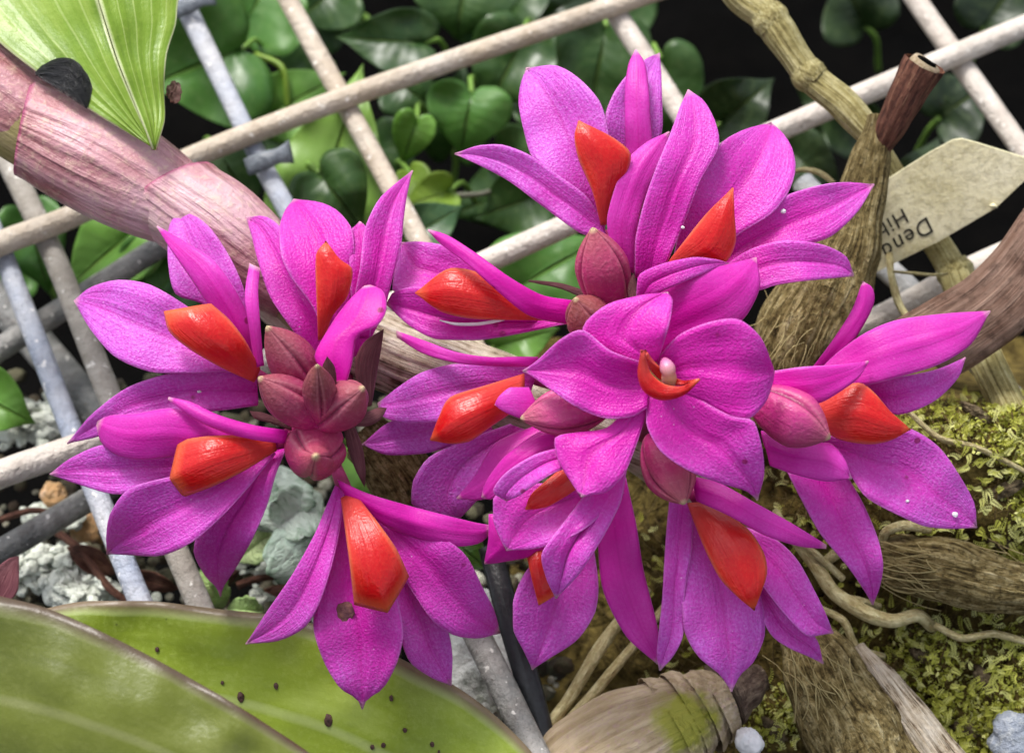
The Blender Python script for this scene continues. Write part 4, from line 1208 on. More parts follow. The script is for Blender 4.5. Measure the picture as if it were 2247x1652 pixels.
bp = thing("papery_bulb", P(1400, 1620, -0.8), "tan papery-skinned pseudobulb with a yellow-green patch at the bottom", "pseudobulb")
def bulb_skin():
    m = PAPERY.copy(); m.name = "bulb_skin"
    nt = m.node_tree; n = nt.nodes; l = nt.links
    pr = n["Principled BSDF"]; src = pr.inputs["Base Color"].links[0].from_socket
    tc = n.new("ShaderNodeTexCoord")
    ctr = P(1508, 1580, -0.42) - P(1400, 1620, -0.8)
    mp = n.new("ShaderNodeMapping"); l.new(tc.outputs["Object"], mp.inputs[0]); mp.vector_type = 'POINT'
    mp.inputs["Location"].default_value = -ctr
    ns = n.new("ShaderNodeTexNoise"); ns.inputs["Scale"].default_value = 420; ns.inputs["Detail"].default_value = 5; l.new(tc.outputs["Object"], ns.inputs["Vector"])
    ln = n.new("ShaderNodeVectorMath"); ln.operation = 'LENGTH'; l.new(mp.outputs[0], ln.inputs[0])
    a = n.new("ShaderNodeMath"); a.operation = 'MULTIPLY_ADD'; l.new(ns.outputs["Fac"], a.inputs[0]); a.inputs[1].default_value = -0.0052; l.new(ln.outputs["Value"], a.inputs[2])
    r = n.new("ShaderNodeValToRGB"); mr = n.new("ShaderNodeMath"); mr.operation = 'MULTIPLY'; mr.inputs[1].default_value = 300.0
    l.new(a.outputs[0], mr.inputs[0]); l.new(mr.outputs[0], r.inputs[0])
    r.color_ramp.elements[0].position = 0.0; r.color_ramp.elements[0].color = (1, 1, 1, 1)
    r.color_ramp.elements[1].position = 0.5; r.color_ramp.elements[1].color = (0, 0, 0, 1)
    mx = n.new("ShaderNodeMix"); mx.data_type = 'RGBA'; l.new(r.outputs[0], mx.inputs[0]); l.new(src, mx.inputs[6]); mx.inputs[7].default_value = col('#98983a')
    l.new(mx.outputs[2], pr.inputs["Base Color"])
    return m
BULB = bulb_skin()
tube("body", BULB, [(1650, 1500, -1.3), (1590, 1535, -1.1), (1500, 1580, -0.95), (1400, 1630, -0.9), (1300, 1690, -0.9), (1220, 1760, -0.95)], [36, 72, 110, 132, 128, 108], bp, ns=72, nl=70, ribs='rand', rib_amp=0.02, lump=0.07, seed=51)
for i, (x0, y0, rr) in enumerate([(1575, 1542, 84), (1548, 1556, 93), (1516, 1572, 104), (1478, 1591, 114)]):
    tube("sheath_frill", BULB, [(x0 + 16, y0 - 8, -1.04 + i * .03), (x0, y0, -1.02 + i * .03), (x0 - 16, y0 + 9, -1.0 + i * .03)], [rr - 12, rr - 3, rr + 4], bp, ns=96, nl=12, ribs='rand', rib_amp=0.035, lump=0.2, lumpf=110, seed=52 + i, cap=False)
CAPM = streak_mat("brown_cap_skin", [(0.15, col("#2c2018")), (0.4, col("#5e4a40")), (0.65, col("#8f7c6a")), (0.9, col("#b8a690"))], su=20, sv=3, nscale=700, rough=0.5, bumpd=0.0006, dist=1.2)
sk = tube("brown_cap", CAPM, [(1668, 1486, -1.2), (1630, 1503, -1.08), (1590, 1524, -1.0)], [30, 56, 78], bp, ns=48, nl=16, ribs='rand', rib_amp=0.03, lump=0.12, seed=55)  # brown streaked cap over the bulb's upper right end

BARK = simple('bark', col('#2a2014'), col('#8c7c62'), 420, 0.9, 0.0012, 0.1)
for i, (x, y, a, L, w, lab) in enumerate([(2140, 905, 0.6, 80, 30, "grey-brown bark chip on the moss under the right flower's upper petals"), (2205, 1075, -0.4, 90, 34, "bark chip on the moss at the right edge above the lying pseudobulb"),
        (2030, 1440, 0.3, 80, 32, "bark chip half sunk in moss below the tan root"), (2165, 1500, 1.0, 100, 40, "large dark bark chip in the lower right moss"), (2120, 1600, 0.2, 80, 34, "brown bark chip near the blue-grey stone"),
        (1700, 1600, 0.8, 80, 30, "bark chip beside the white pellet"), (2190, 1190, 0.1, 70, 26, "small bark chip resting above the lying pseudobulb's far end")]):
    V, F = rock_mesh(500 + i, L * 0.5 * K * CM, w * 0.5 * K * CM, w * 0.4 * K * CM, 12, 0.5)
    p = P(x, y, mound_z(x, y)[0] + 0.08); ca, sa = math.cos(a), math.sin(a)
    V = [p + RT * (v[0] * ca - v[1] * sa) + UP * (-(v[0] * sa + v[1] * ca)) + NRM * v[2] for v in V]
    tag(mk_obj("bark_chip", V, F, BARK), lab, "bark chip")
# bleached old cane carrying the left cluster
bc = thing("bleached_cane", P(900, 790, -1.2), "bleached white old cane with dark stripes behind the flower clusters", "orchid cane")
tube("stem", BLEACHED, [(560, 600, -1.5), (640, 665, -1.3), (780, 740, -1.15), (920, 800, -1.15), (1080, 850, -1.3), (1260, 920, -1.5), (1420, 985, -1.6), (1540, 1080, -1.8)], [60, 72, 82, 88, 80, 70, 60, 55], bc, ns=72, nl=90, ribs='rand', rib_amp=0.045, lump=0.10, seed=61)
dk = tube("rotted_stem", FIBROUS, [(800, 960, -1.4), (860, 1020, -1.3), (900, 1090, -1.4), (930, 1200, -1.7)], [60, 72, 70, 60], None, ns=48, nl=30, ribs='rand', rib_amp=0.05, lump=0.16, seed=62)
tag(dk, "dark brown rotted stem between the two flower clusters", "stem")
bsk = tube("plastic_stake", PLASTIC_BLACK, [(1075, 1200, -1.5), (1110, 1330, -1.2), (1160, 1500, -1.0), (1195, 1640, -0.9), (1230, 1800, -0.8)], [26, 28, 28, 30], None, ns=20, nl=30, flat=0.5)
tag(bsk, "black plastic stake beside the dark grey wire", "stake")
fibres("root_litter", None, 420, (1260, 870, 2260, 1500), 120, 0.4, 9, z=lambda x, y: mound_z(x, y)[0] + 0.05, w=2.0, spread=1.2, mat=FIBROUS)
o = bpy.data.objects.get("root_litter"); tag(o, "fine dead root fibres matted over the peat", "root fibres", kind="stuff")

# ------------------------------------------------------------------ flowers
NPET = [0]
def flower(cluster, hub, base, label, tepals, lil=0.5):
    """pedicel and ovary as the flower's own mesh, its tepals and lip as sub-parts."""
    hx, hy, hz = hub; bx, by, bz = base
    f = tube("flower", STALK, [(hx, hy, hz), ((hx * 0.5 + bx * 0.5), (hy * 0.5 + by * 0.5), min(hz, bz) - 0.15), (bx, by, bz)], [11, 12, 17], cluster, ns=14, nl=16, lump=0.05)
    f['label'] = label
    made = {}
    for spec in tepals:
        key, L, R, z = spec[:4]
        kw = dict(spec[4]) if len(spec) > 4 else {}
        NPET[0] += 1
        s = NPET[0]
        if key.startswith('lip'):
            kw.setdefault('cup', -0.4); kw.setdefault('th', 0.05); kw.setdefault('arch', 0.05); kw.setdefault('groove', -0.06)
            made[key] = sheet("lip", LIP, L, R, z, f, seed=s, nl=24, nw=16, ripple=0.03, **kw)
        else:
            nm = "sepal" if key[0] == 's' else "petal"
            kw.setdefault('cup', 0.26 + 0.08 * math.sin(s * 2.3)); kw.setdefault('groove', 0.12); kw.setdefault('th', 0.05); kw.setdefault('ripple', 0.10); kw.setdefault('arch', 0.085 + 0.05 * math.sin(s * 5.1)); kw.setdefault('tilt', 0.26 * math.sin(s * 1.7 + 0.6))
            made[key] = sheet(nm, [PET_IN, PET_OUT], L, R, z, f, seed=s, veins=0.03, color=(max(0, min(1, lil + rng.uniform(-0.2, 0.2))), 0, 0, 1), **kw)
    made['_'] = f
    return made
B = dict(side='b')
def bx(**k): d = dict(side='b', groove=-0.08, cup=-0.25); d.update(k); return d

LC = thing("flower_cluster", P(690, 900, -0.6), "left cluster of magenta orchid flowers with five closed buds in its middle", "flower cluster", "orchid flower clusters")
RC = thing("flower_cluster", P(1400, 880, -0.8), "right larger cluster of magenta orchid flowers around one facing the viewer", "flower cluster", "orchid flower clusters")
LH = (690, 900, -0.5)
f1 = flower(LC, LH, (562, 825, 0.05), "flower whose left petal is round and speckled, lip pointing left", [
    ('s1', [(545, 790), (455, 675), (385, 645), (368, 570), (370, 500), (392, 463)], [(550, 780), (542, 660), (510, 575), (465, 505), (430, 475), (392, 463)], (-0.25, -0.3, -0.55), dict(cup=0.25)),
    ('p1', [(562, 835), (500, 816), (430, 818), (340, 818), (255, 785), (200, 725), (163, 660)], [(565, 800), (480, 720), (400, 665), (330, 625), (260, 614), (200, 630), (163, 660)], (0.2, 0.2, -0.15)),
    ('s2', [(562, 828), (470, 812), (380, 818), (280, 850), (200, 910), (148, 973)], [(565, 890), (490, 900), (390, 912), (290, 930), (215, 958), (148, 973)], (0.0, -0.05, -0.5)),
    ('p2', [(548, 800), (520, 770), (470, 690), (420, 612), (370, 540), (345, 497)], [(556, 790), (545, 700), (520, 640), (470, 572), (400, 527), (345, 497)], (0.15, 0.2, 0.1), bx()),
    ('s3', [(562, 805), (548, 720), (538, 650), (548, 578)], [(578, 800), (570, 700), (566, 640), (570, 590)], (0.45, 0.5, 0.5), bx(cup=-0.6)),
    ('lip', [(556, 838), (490, 808), (420, 768), (372, 728), (360, 683)], [(568, 805), (538, 748), (503, 702), (463, 667)], (0.4, 0.75, 0.75), dict(cup=-0.45)),
], 0.85)
f2 = flower(LC, LH, (612, 972, 0.1), "flower at far left with a hooded dark petal over its lip", [
    ('p1', [(560, 985), (400, 985), (290, 972), (215, 978), (150, 1008), (110, 1040)], [(560, 1010), (430, 1050), (330, 1075), (250, 1084), (170, 1062), (110, 1040)], (0.2, 0.15, -0.1)),
    ('s1', [(575, 1000), (500, 1085), (442, 1150), (425, 1210), (450, 1262), (475, 1287), (484, 1308)], [(628, 985), (605, 1040), (585, 1110), (550, 1190), (515, 1250), (492, 1285), (484, 1308)], (0.3, 0.2, -0.2)),
    ('p2', [(570, 995), (400, 1040), (285, 1072), (240, 1130), (233, 1180), (235, 1215)], [(605, 995), (540, 1075), (480, 1140), (420, 1190), (350, 1220), (280, 1217), (235, 1215)], (0.4, 0.4, 0.05)),
    ('s2', [(615, 950), (500, 940), (420, 908), (375, 895), (300, 907), (240, 912), (215, 925)], [(605, 985), (470, 985), (390, 1000), (310, 1009), (255, 998), (222, 970), (213, 935)], (0.45, 0.5, 0.35), bx(cup=-0.35)),
    ('s3', [(632, 945), (560, 935), (480, 912), (420, 884), (370, 872)], [(622, 972), (570, 966), (500, 950), (430, 920), (370, 876)], (0.75, 0.85, 0.8), bx(cup=-0.8)),
    ('lip', [(600, 960), (520, 955), (450, 958), (392, 967)], [(604, 990), (540, 1030), (470, 1065), (403, 1090)], (0.55, 0.85, 0.8), dict(kink=1.0, cup=-0.35, M=[(602, 975), (530, 992), (450, 1015), (373, 1050)])),
], 0.60)
f3 = flower(LC, LH, (758, 1080, 0.4), "lowest left flower with a brown blotch on its bottom petal", [
    ('p3', [(800, 1150), (840, 1260), (868, 1350), (885, 1420), (905, 1458), (950, 1488), (990, 1503)], [(830, 1150), (900, 1240), (960, 1330), (985, 1390), (993, 1440), (990, 1503)], (0.2, 0.15, -0.02)),
    ('p2', [(780, 1078), (860, 1120), (950, 1165), (1020, 1215), (1060, 1290), (1085, 1340), (1097, 1388)], [(790, 1105), (850, 1205), (900, 1290), (950, 1362), (1000, 1395), (1050, 1400), (1097, 1388)], (0.4, 0.4, 0.15), dict(cup=0.1)),
    ('s1', [(735, 1065), (716, 1110), (690, 1172), (640, 1262), (585, 1342), (540, 1412)], [(755, 1080), (748, 1150), (728, 1240), (702, 1320), (668, 1376), (610, 1406), (540, 1412)], (0.6, 0.55, 0.35)),
    ('s2', [(748, 1110), (720, 1220), (692, 1310), (688, 1380), (710, 1450), (745, 1508), (782, 1532), (795, 1555)], [(790, 1110), (832, 1220), (870, 1310), (885, 1385), (872, 1450), (842, 1508), (806, 1533), (795, 1555)], (0.5, 0.5, 0.6)),
    ('s3', [(740, 1052), (800, 1080), (880, 1105), (960, 1126), (1040, 1146), (1082, 1153)], [(765, 1092), (840, 1150), (920, 1182), (1000, 1198), (1050, 1192), (1078, 1168)], (0.75, 0.75, 0.55), bx(cup=-0.3)),
    ('lip', [(748, 1095), (757, 1160), (768, 1240), (778, 1326)], [(785, 1090), (832, 1150), (870, 1205), (897, 1264)], (0.75, 1.1, 1.1), dict(kink=1.0, cup=-0.35, M=[(766, 1090), (795, 1160), (822, 1240), (850, 1343)])),
], 0.50)
f4 = flower(LC, LH, (725, 790, 0.0), "upper left-cluster flower with upright tapered petal beside the mesh", [
    ('s1', [(695, 800), (640, 722), (592, 650), (565, 570), (553, 520), (540, 478)], [(738, 790), (730, 700), (690, 630), (655, 560), (615, 498), (580, 474), (540, 478)], (-0.1, -0.15, -0.4)),
    ('p1', [(720, 770), (690, 680), (640, 610), (617, 560), (613, 500), (626, 462), (645, 438)], [(742, 765), (772, 650), (778, 560), (772, 502), (740, 462), (700, 444), (645, 438)], (0.0, 0.0, -0.3), dict(cup=0.25)),
    ('s2', [(755, 790), (770, 690), (790, 590), (800, 505), (830, 440), (865, 405), (905, 375)], [(800, 770), (840, 690), (862, 610), (880, 540), (886, 480), (893, 430), (905, 375)], (0.05, 0.05, -0.1)),
    ('p2', [(782, 740), (770, 640), (767, 560), (769, 508), (790, 487)], [(812, 740), (818, 640), (815, 560), (806, 502), (790, 487)], (0.15, 0.22, 0.15), dict(cup=0.5)),
    ('s3', [(735, 872), (700, 805), (692, 775), (735, 700), (770, 655), (800, 628)], [(752, 868), (772, 800), (784, 738), (828, 714), (848, 680), (842, 640), (815, 627)], (1.0, 1.0, 0.85), bx(cup=-0.2)),
    ('lip', [(698, 745), (696, 680), (693, 600), (694, 558), (715, 530)], [(712, 735), (730, 690), (762, 650), (773, 592), (746, 570), (715, 530)], (0.3, 0.55, 0.55)),
], 0.30)
RH = (1400, 900, -0.7)
fa = flower(RC, RH, (1335, 515, 0.0), "topmost flower with two large rounded petals over the mesh", [
    ('s1', [(1365, 430), (1330, 310), (1329, 252), (1350, 200), (1385, 155), (1420, 128), (1447, 118)], [(1400, 430), (1440, 330), (1454, 280), (1453, 220), (1451, 160), (1447, 118)], (-0.3, -0.4, -0.5), dict(cup=0.3)),
    ('p1', [(1322, 492), (1240, 425), (1170, 350), (1150, 290), (1138, 230), (1143, 185), (1155, 150)], [(1345, 480), (1342, 380), (1333, 282), (1315, 222), (1270, 172), (1220, 144), (1155, 150)], (-0.05, -0.1, -0.25)),
    ('p2', [(1380, 420), (1373, 320), (1371, 250), (1372, 190), (1380, 140), (1395, 110)], [(1428, 420), (1432, 320), (1428, 260), (1424, 200), (1415, 140), (1395, 110)], (-0.15, -0.1, -0.2), bx()),
    ('s2', [(1325, 488), (1285, 430), (1225, 385), (1160, 340), (1100, 318), (1050, 320), (998, 338)], [(1330, 520), (1280, 515), (1200, 460), (1120, 400), (1050, 362), (998, 338)], (0.2, 0.15, 0.0)),
    ('s3', [(1345, 570), (1332, 485), (1350, 410), (1375, 352), (1420, 312), (1468, 290)], [(1392, 600), (1396, 520), (1410, 450), (1440, 380), (1458, 335), (1468, 290)], (0.35, 0.4, 0.3), bx(cup=-0.15)),
    ('lip', [(1318, 492), (1300, 420), (1270, 350), (1261, 300), (1270, 266)], [(1335, 490), (1345, 430), (1378, 372), (1383, 335), (1340, 300), (1270, 266)], (0.3, 0.55, 0.55)),
], 0.95)
fb = flower(RC, RH, (1450, 610, 0.1), "upper right flower with its orange lip pointing up", [
    ('p1', [(1470, 600), (1500, 470), (1535, 380), (1582, 315), (1630, 286), (1692, 270)], [(1500, 610), (1620, 515), (1692, 470), (1730, 422), (1746, 370), (1738, 325), (1716, 290), (1692, 270)], (0.15, 0.15, -0.05)),
    ('s1', [(1393, 610), (1394, 530), (1415, 440), (1440, 368), (1472, 290), (1496, 225), (1510, 198)], [(1450, 610), (1505, 480), (1535, 400), (1577, 322), (1570, 268), (1545, 222), (1510, 198)], (0.5, 0.5, 0.35)),
    ('s2', [(1540, 595), (1620, 500), (1720, 432), (1800, 407), (1860, 400), (1918, 405)], [(1560, 605), (1680, 562), (1760, 540), (1825, 518), (1882, 465), (1918, 405)], (0.25, 0.3, 0.2)),
    ('p2', [(1560, 605), (1640, 550), (1720, 528), (1800, 536), (1856, 562), (1873, 603)], [(1580, 640), (1660, 638), (1700, 626), (1750, 618), (1820, 611), (1873, 606)], (0.4, 0.45, 0.4)),
    ('s3', [(1400, 690), (1440, 640), (1520, 602), (1590, 582), (1658, 566)], [(1450, 780), (1540, 750), (1622, 708), (1655, 662), (1668, 620), (1658, 566)], (0.85, 0.9, 0.85), bx(cup=-0.12)),
    ('p3', [(1396, 660), (1400, 606), (1450, 580), (1520, 565), (1575, 570), (1600, 578)], [(1410, 660), (1470, 632), (1530, 606), (1570, 590), (1600, 580)], (1.0, 1.0, 0.92), dict(cup=0.1)),
    ('lip', [(1462, 580), (1500, 532), (1550, 470), (1608, 413)], [(1480, 592), (1540, 582), (1592, 575), (1614, 530), (1611, 470), (1608, 413)], (0.55, 0.85, 0.85)),
], 0.35)
fc_ = flower(RC, RH, (1262, 690, 0.0), "left-pointing flower of the right cluster with a wet rim under its lip", [
    ('p1', [(1160, 650), (1050, 578), (980, 540), (920, 530), (878, 533)], [(1130, 695), (1000, 650), (910, 648), (862, 640), (868, 585), (878, 533)], (-0.1, -0.15, -0.3), dict(cup=0.3)),
    ('p2', [(1160, 700), (1000, 655), (920, 630), (865, 640), (848, 668)], [(1250, 708), (1150, 730), (1050, 746), (960, 745), (900, 716), (848, 668)], (0.1, 0.1, 0.0), dict(cup=0.4)),
    ('s1', [(1262, 660), (1190, 648), (1120, 610), (1050, 560), (985, 518), (940, 505)], [(1250, 712), (1160, 692), (1080, 628), (1020, 575), (968, 535), (940, 505)], (0.55, 0.6, 0.55), bx(cup=-0.3)),
    ('lip', [(1195, 690), (1130, 642), (1060, 602), (985, 590), (912, 643)], [(1190, 702), (1120, 702), (1030, 698), (965, 682), (912, 643)], (0.3, 0.5, 0.4)),
], 0.30)
water = tube("water_bead", WATER, [(965, 703, 0.32), (1000, 711, 0.36), (1050, 711, 0.38), (1100, 702, 0.4), (1130, 690, 0.42), (1143, 683, 0.42), (1186, 692, 0.4)], [1.5, 3.5, 4, 4, 3.5, 3, 1], fc_['_'], ns=10, nl=40, lump=0.25, lumpf=80)
fd = flower(RC, RH, (1180, 830, -0.1), "lower left flower of the right cluster with a glossy wet lip", [
    ('p1', [(1180, 805), (1080, 798), (1000, 798), (930, 815), (880, 845), (830, 885)], [(1160, 870), (1060, 890), (960, 925), (890, 928), (840, 915), (830, 885)], (0.05, 0.1, 0.0), dict(cup=0.1)),
    ('s1', [(1070, 920), (960, 890), (900, 905), (840, 935), (795, 975)], [(1090, 960), (1000, 978), (930, 995), (850, 998), (795, 975)], (-0.2, -0.15, -0.3)),
    ('p2', [(1120, 930), (1010, 970), (940, 1005), (905, 1060), (903, 1105), (950, 1130), (1008, 1138)], [(1160, 950), (1110, 1000), (1070, 1060), (1045, 1100), (1008, 1138)], (-0.1, -0.05, -0.2)),
    ('s2', [(1200, 925), (1090, 970), (1045, 1040), (1003, 1093)], [(1240, 960), (1170, 1030), (1100, 1082), (1050, 1097), (1003, 1093)], (0.35, 0.35, 0.3), bx()),
    ('s3', [(1180, 783), (1080, 784), (1000, 772), (930, 747), (870, 726)], [(1180, 806), (1080, 802), (1000, 796), (930, 776), (872, 740)], (0.3, 0.3, 0.25), bx()),
    ('lip', [(1150, 820), (1060, 848), (988, 872), (965, 912), (945, 965)], [(1145, 890), (1085, 930), (1030, 968), (990, 973), (945, 965)], (0.45, 0.7, 0.6), dict(cup=-0.6)),
], 0.75)
fe = flower(RC, RH, (1440, 850, 1.2), "central flower facing the viewer with a cream column in its lip", [
    ('s2', [(1418, 870), (1418, 930), (1450, 990), (1510, 1032), (1580, 1060), (1635, 1076), (1662, 1097)], [(1500, 850), (1560, 890), (1610, 915), (1652, 922), (1672, 980), (1677, 1040), (1662, 1097)], (1.4, 1.4, 1.35)),
    ('s3', [(1385, 880), (1330, 940), (1260, 950), (1218, 960), (1225, 1010), (1255, 1060), (1275, 1090)], [(1425, 890), (1395, 980), (1370, 1040), (1330, 1080), (1295, 1086), (1275, 1090)], (1.4, 1.45, 1.6), dict(cup=-0.1)),
    ('p1', [(1425, 800), (1340, 770), (1280, 725), (1230, 745), (1180, 790), (1148, 814)], [(1420, 895), (1385, 915), (1330, 918), (1270, 896), (1210, 856), (1165, 824), (1148, 814)], (1.45, 1.4, 1.3)),
    ('p2', [(1440, 790), (1490, 735), (1560, 706), (1620, 700), (1668, 738), (1690, 788), (1698, 815)], [(1470, 850), (1540, 880), (1600, 912), (1645, 918), (1680, 882), (1694, 842), (1698, 815)], (1.5, 1.55, 1.5), dict(cup=0.1)),
    ('s1', [(1415, 800), (1330, 768), (1276, 750), (1284, 708), (1332, 668), (1400, 650), (1465, 642)], [(1445, 790), (1462, 735), (1472, 695), (1476, 660), (1465, 642)], (1.6, 1.55, 1.5), dict(cup=0.1)),
    ('lip', [(1412, 768), (1402, 820), (1414, 858), (1450, 876), (1494, 866), (1535, 832)], [(1412, 770), (1428, 818), (1462, 845), (1500, 848), (1535, 832)], (1.95, 1.8, 1.95), dict(cup=-0.1, zl=(0.0, -0.08, 0.0), th=0.06)),
    ('lip2', [(1412, 772), (1428, 814), (1462, 842), (1500, 846), (1532, 833)], [(1420, 780), (1442, 800), (1470, 822), (1500, 835), (1532, 832)], (1.85, 1.62, 1.85), dict(cup=0.0, th=0.05)),
], 0.30)
colm = tube("column", COLUMN, [(1462, 860, 1.5), (1468, 835, 1.66), (1466, 812, 1.74), (1456, 786, 1.66)], [14, 17, 18, 16], fe['_'], ns=22, nl=26, prof=lambda t: math.sqrt(max(0.02, 1 - max(0, (t - 0.55) / 0.45) ** 2.4)) * (1 - 0.12 * math.exp(-((t - 0.55) / 0.07) ** 2)), lump=0.06)
ff = flower(RC, RH, (1760, 850, 0.1), "rightmost flower with a pale lilac petal hanging over the moss", [
    ('s1', [(1780, 810), (1832, 740), (1870, 680), (1893, 618)], [(1805, 810), (1862, 762), (1902, 700), (1918, 660), (1914, 632), (1893, 618)], (0.1, 0.15, 0.25), bx(cup=-0.5)),
    ('p1', [(1790, 820), (1840, 772), (1900, 730), (1970, 702), (2080, 688), (2172, 683)], [(1800, 850), (1900, 845), (1970, 828), (2060, 800), (2130, 756), (2172, 683)], (0.3, 0.35, 0.3), bx(cup=-0.15)),
    ('s2', [(1860, 850), (1960, 830), (2050, 812), (2118, 785)], [(1880, 885), (1970, 910), (2050, 880), (2102, 830), (2118, 785)], (0.1, 0.12, 0.0)),
    ('s3', [(1720, 1020), (1760, 1098), (1800, 1170), (1860, 1242), (1900, 1300), (1915, 1326)], [(1850, 1030), (1892, 1100), (1926, 1180), (1938, 1240), (1930, 1290), (1915, 1326)], (0.1, 0.05, -0.05)),
    ('p2', [(1800, 960), (1900, 942), (1990, 938), (2060, 980), (2110, 1050), (2140, 1110), (2143, 1157)], [(1830, 985), (1865, 1040), (1900, 1090), (1955, 1122), (2030, 1155), (2090, 1160), (2143, 1157)], (0.25, 0.2, 0.05)),
    ('s4', [(1670, 945), (1740, 970), (1820, 972), (1855, 1010), (1868, 1050)], [(1690, 1022), (1740, 1040), (1810, 1056), (1868, 1050)], (0.7, 0.7, 0.65), bx()),
    ('p3', [(1690, 815), (1760, 805), (1840, 800), (1905, 793)], [(1700, 885), (1760, 890), (1805, 882), (1855, 852), (1885, 828), (1905, 793)], (0.9, 0.85, 0.75), bx(cup=-0.1)),
    ('lip', [(1780, 885), (1850, 848), (1890, 841), (1922, 866), (1956, 906), (1998, 942)], [(1805, 945), (1850, 966), (1910, 974), (1956, 965), (1998, 942)], (0.5, 0.7, 0.6)),
], 0.70)
fg = flower(RC, RH, (1530, 1090, 0.2), "lowest flower of the right cluster with a long hanging lip", [
    ('p3', [(1600, 1190), (1680, 1270), (1740, 1345), (1792, 1402), (1806, 1455)], [(1600, 1230), (1660, 1330), (1692, 1392), (1730, 1420), (1775, 1440), (1806, 1455)], (0.1, 0.1, 0.0)),
    ('p2', [(1620, 1150), (1700, 1182), (1752, 1232), (1800, 1320), (1818, 1360), (1828, 1388)], [(1610, 1180), (1660, 1265), (1720, 1345), (1772, 1396), (1800, 1393), (1828, 1388)], (0.2, 0.28, 0.2)),
    ('p1', [(1515, 1120), (1505, 1220), (1497, 1310), (1502, 1385), (1532, 1440), (1580, 1480), (1605, 1517)], [(1565, 1150), (1622, 1240), (1670, 1310), (1678, 1390), (1655, 1450), (1624, 1480), (1605, 1517)], (0.35, 0.35, 0.3)),
    ('s1', [(1470, 1090), (1460, 1200), (1453, 1320), (1441, 1430), (1448, 1470)], [(1522, 1110), (1517, 1210), (1502, 1300), (1500, 1390), (1476, 1440), (1448, 1470)], (0.45, 0.45, 0.35)),
    ('s2', [(1520, 1045), (1580, 1060), (1660, 1105), (1740, 1150), (1812, 1195)], [(1530, 1100), (1600, 1132), (1680, 1175), (1760, 1200), (1812, 1203)], (0.7, 0.75, 0.6), bx()),
    ('lip', [(1508, 1105), (1545, 1200), (1580, 1268), (1620, 1310), (1655, 1338)], [(1562, 1105), (1640, 1160), (1678, 1218), (1682, 1262), (1655, 1338)], (0.55, 0.85, 0.85)),
], 0.65)
fh = flower(RC, RH, (1300, 1000, 0.4), "half-open flower below the facing one with a pale folded petal", [
    ('s3', [(1120, 1130), (1072, 1128), (1072, 1180), (1064, 1236)], [(1220, 1190), (1165, 1220), (1110, 1231), (1064, 1236)], (0.55, 0.6, 0.55), bx()),
    ('p3', [(1290, 935), (1190, 945), (1110, 1000), (1065, 1060), (1058, 1090)], [(1310, 1000), (1210, 1020), (1130, 1060), (1080, 1095), (1058, 1090)], (0.7, 0.75, 0.6), bx()),
    ('p1', [(1260, 1060), (1130, 1060), (1082, 1095), (1082, 1140), (1098, 1182), (1112, 1207)], [(1370, 1080), (1290, 1155), (1225, 1190), (1165, 1205), (1112, 1207)], (1.0, 0.95, 0.95), dict(cup=0.2)),
    ('s1', [(1280, 1090), (1205, 1188), (1188, 1222), (1200, 1272), (1220, 1312)], [(1375, 1030), (1362, 1100), (1322, 1180), (1270, 1260), (1220, 1312)], (1.0, 1.05, 1.05), dict(groove=0.25)),
    ('lip', [(1240, 1020), (1195, 1058), (1166, 1085), (1154, 1117)], [(1262, 1075), (1232, 1094), (1198, 1112), (1154, 1117)], (1.1, 1.15, 1.12)),
    ('p2', [(1262, 975), (1180, 995), (1112, 1036), (1082, 1078), (1112, 1098)], [(1268, 1020), (1220, 1035), (1170, 1065), (1135, 1090), (1112, 1098)], (1.25, 1.22, 1.15), dict(cup=0.3)),
], 0.45)
fi = flower(RC, RH, (1280, 1150, 0.0), "hidden flower hanging below the half-open one, lip tip showing", [
    ('s1', [(1310, 1150), (1322, 1290), (1370, 1390), (1420, 1438), (1443, 1456)], [(1372, 1040), (1396, 1150), (1412, 1250), (1440, 1360), (1450, 1430), (1443, 1456)], (0.25, 0.2, 0.1), bx(cup=-0.1)),
    ('p1', [(1200, 1200), (1150, 1260), (1126, 1320), (1126, 1380), (1150, 1430), (1168, 1468)], [(1300, 1180), (1313, 1280), (1306, 1342), (1268, 1402), (1212, 1440), (1168, 1468)], (0.2, 0.2, 0.1)),
    ('lip', [(1150, 1190), (1165, 1260), (1182, 1328)], [(1200, 1190), (1206, 1270), (1217, 1306)], (0.4, 0.5, 0.5)),
], 0.80)

# brown blotch on the lowest left flower
p, n = on_sheet(f3['s2'], 757, 1345, 0.022)
V, F = rock_mesh(77, 20 * K * CM, 26 * K * CM, 4 * K * CM, 8)
mk_obj("brown_blotch", [p + RT * v[0] + UP * v[1] + NRM * v[2] for v in V], F, BROWNSPOT, f3['_'])

# ------------------------------------------------------------------ buds and bracts
def bud(cluster, base, tip, r, c, label, fat=0.45, seed=0, rot=0.0, mid=None):
    m = mid or tuple((a + b) / 2 for a, b in zip(base, tip))
    def prof(t):
        if t < fat:
            return max(0.05, 1 - (1 - t / fat) ** 2.2 * 0.55)
        q = (t - fat) / (1 - fat)
        return max(0.03, (1 - q ** 1.75) ** 0.95 + 0.035 * math.exp(-((q - 0.95) / 0.05) ** 2))
    o = tube("bud", BUD, [base, m, tip], r, cluster, ns=72, nl=44, prof=prof, seams=[rot, rot + 2 * math.pi / 3, rot + 4 * math.pi / 3], color=c, lump=0.04, lumpf=20, seed=seed)
    o.pass_index = int(rot / (2 * math.pi) * 1000)
    o['label'] = label
    return o
BR = col('#98345a'); BP = col('#b6326c'); BM = col('#c83a88')
bud(LC, (700, 870, 0.5), (585, 716, 1.15), 52, BR, "uppermost and largest of the left cluster's buds", 0.5, 1, 0.3)
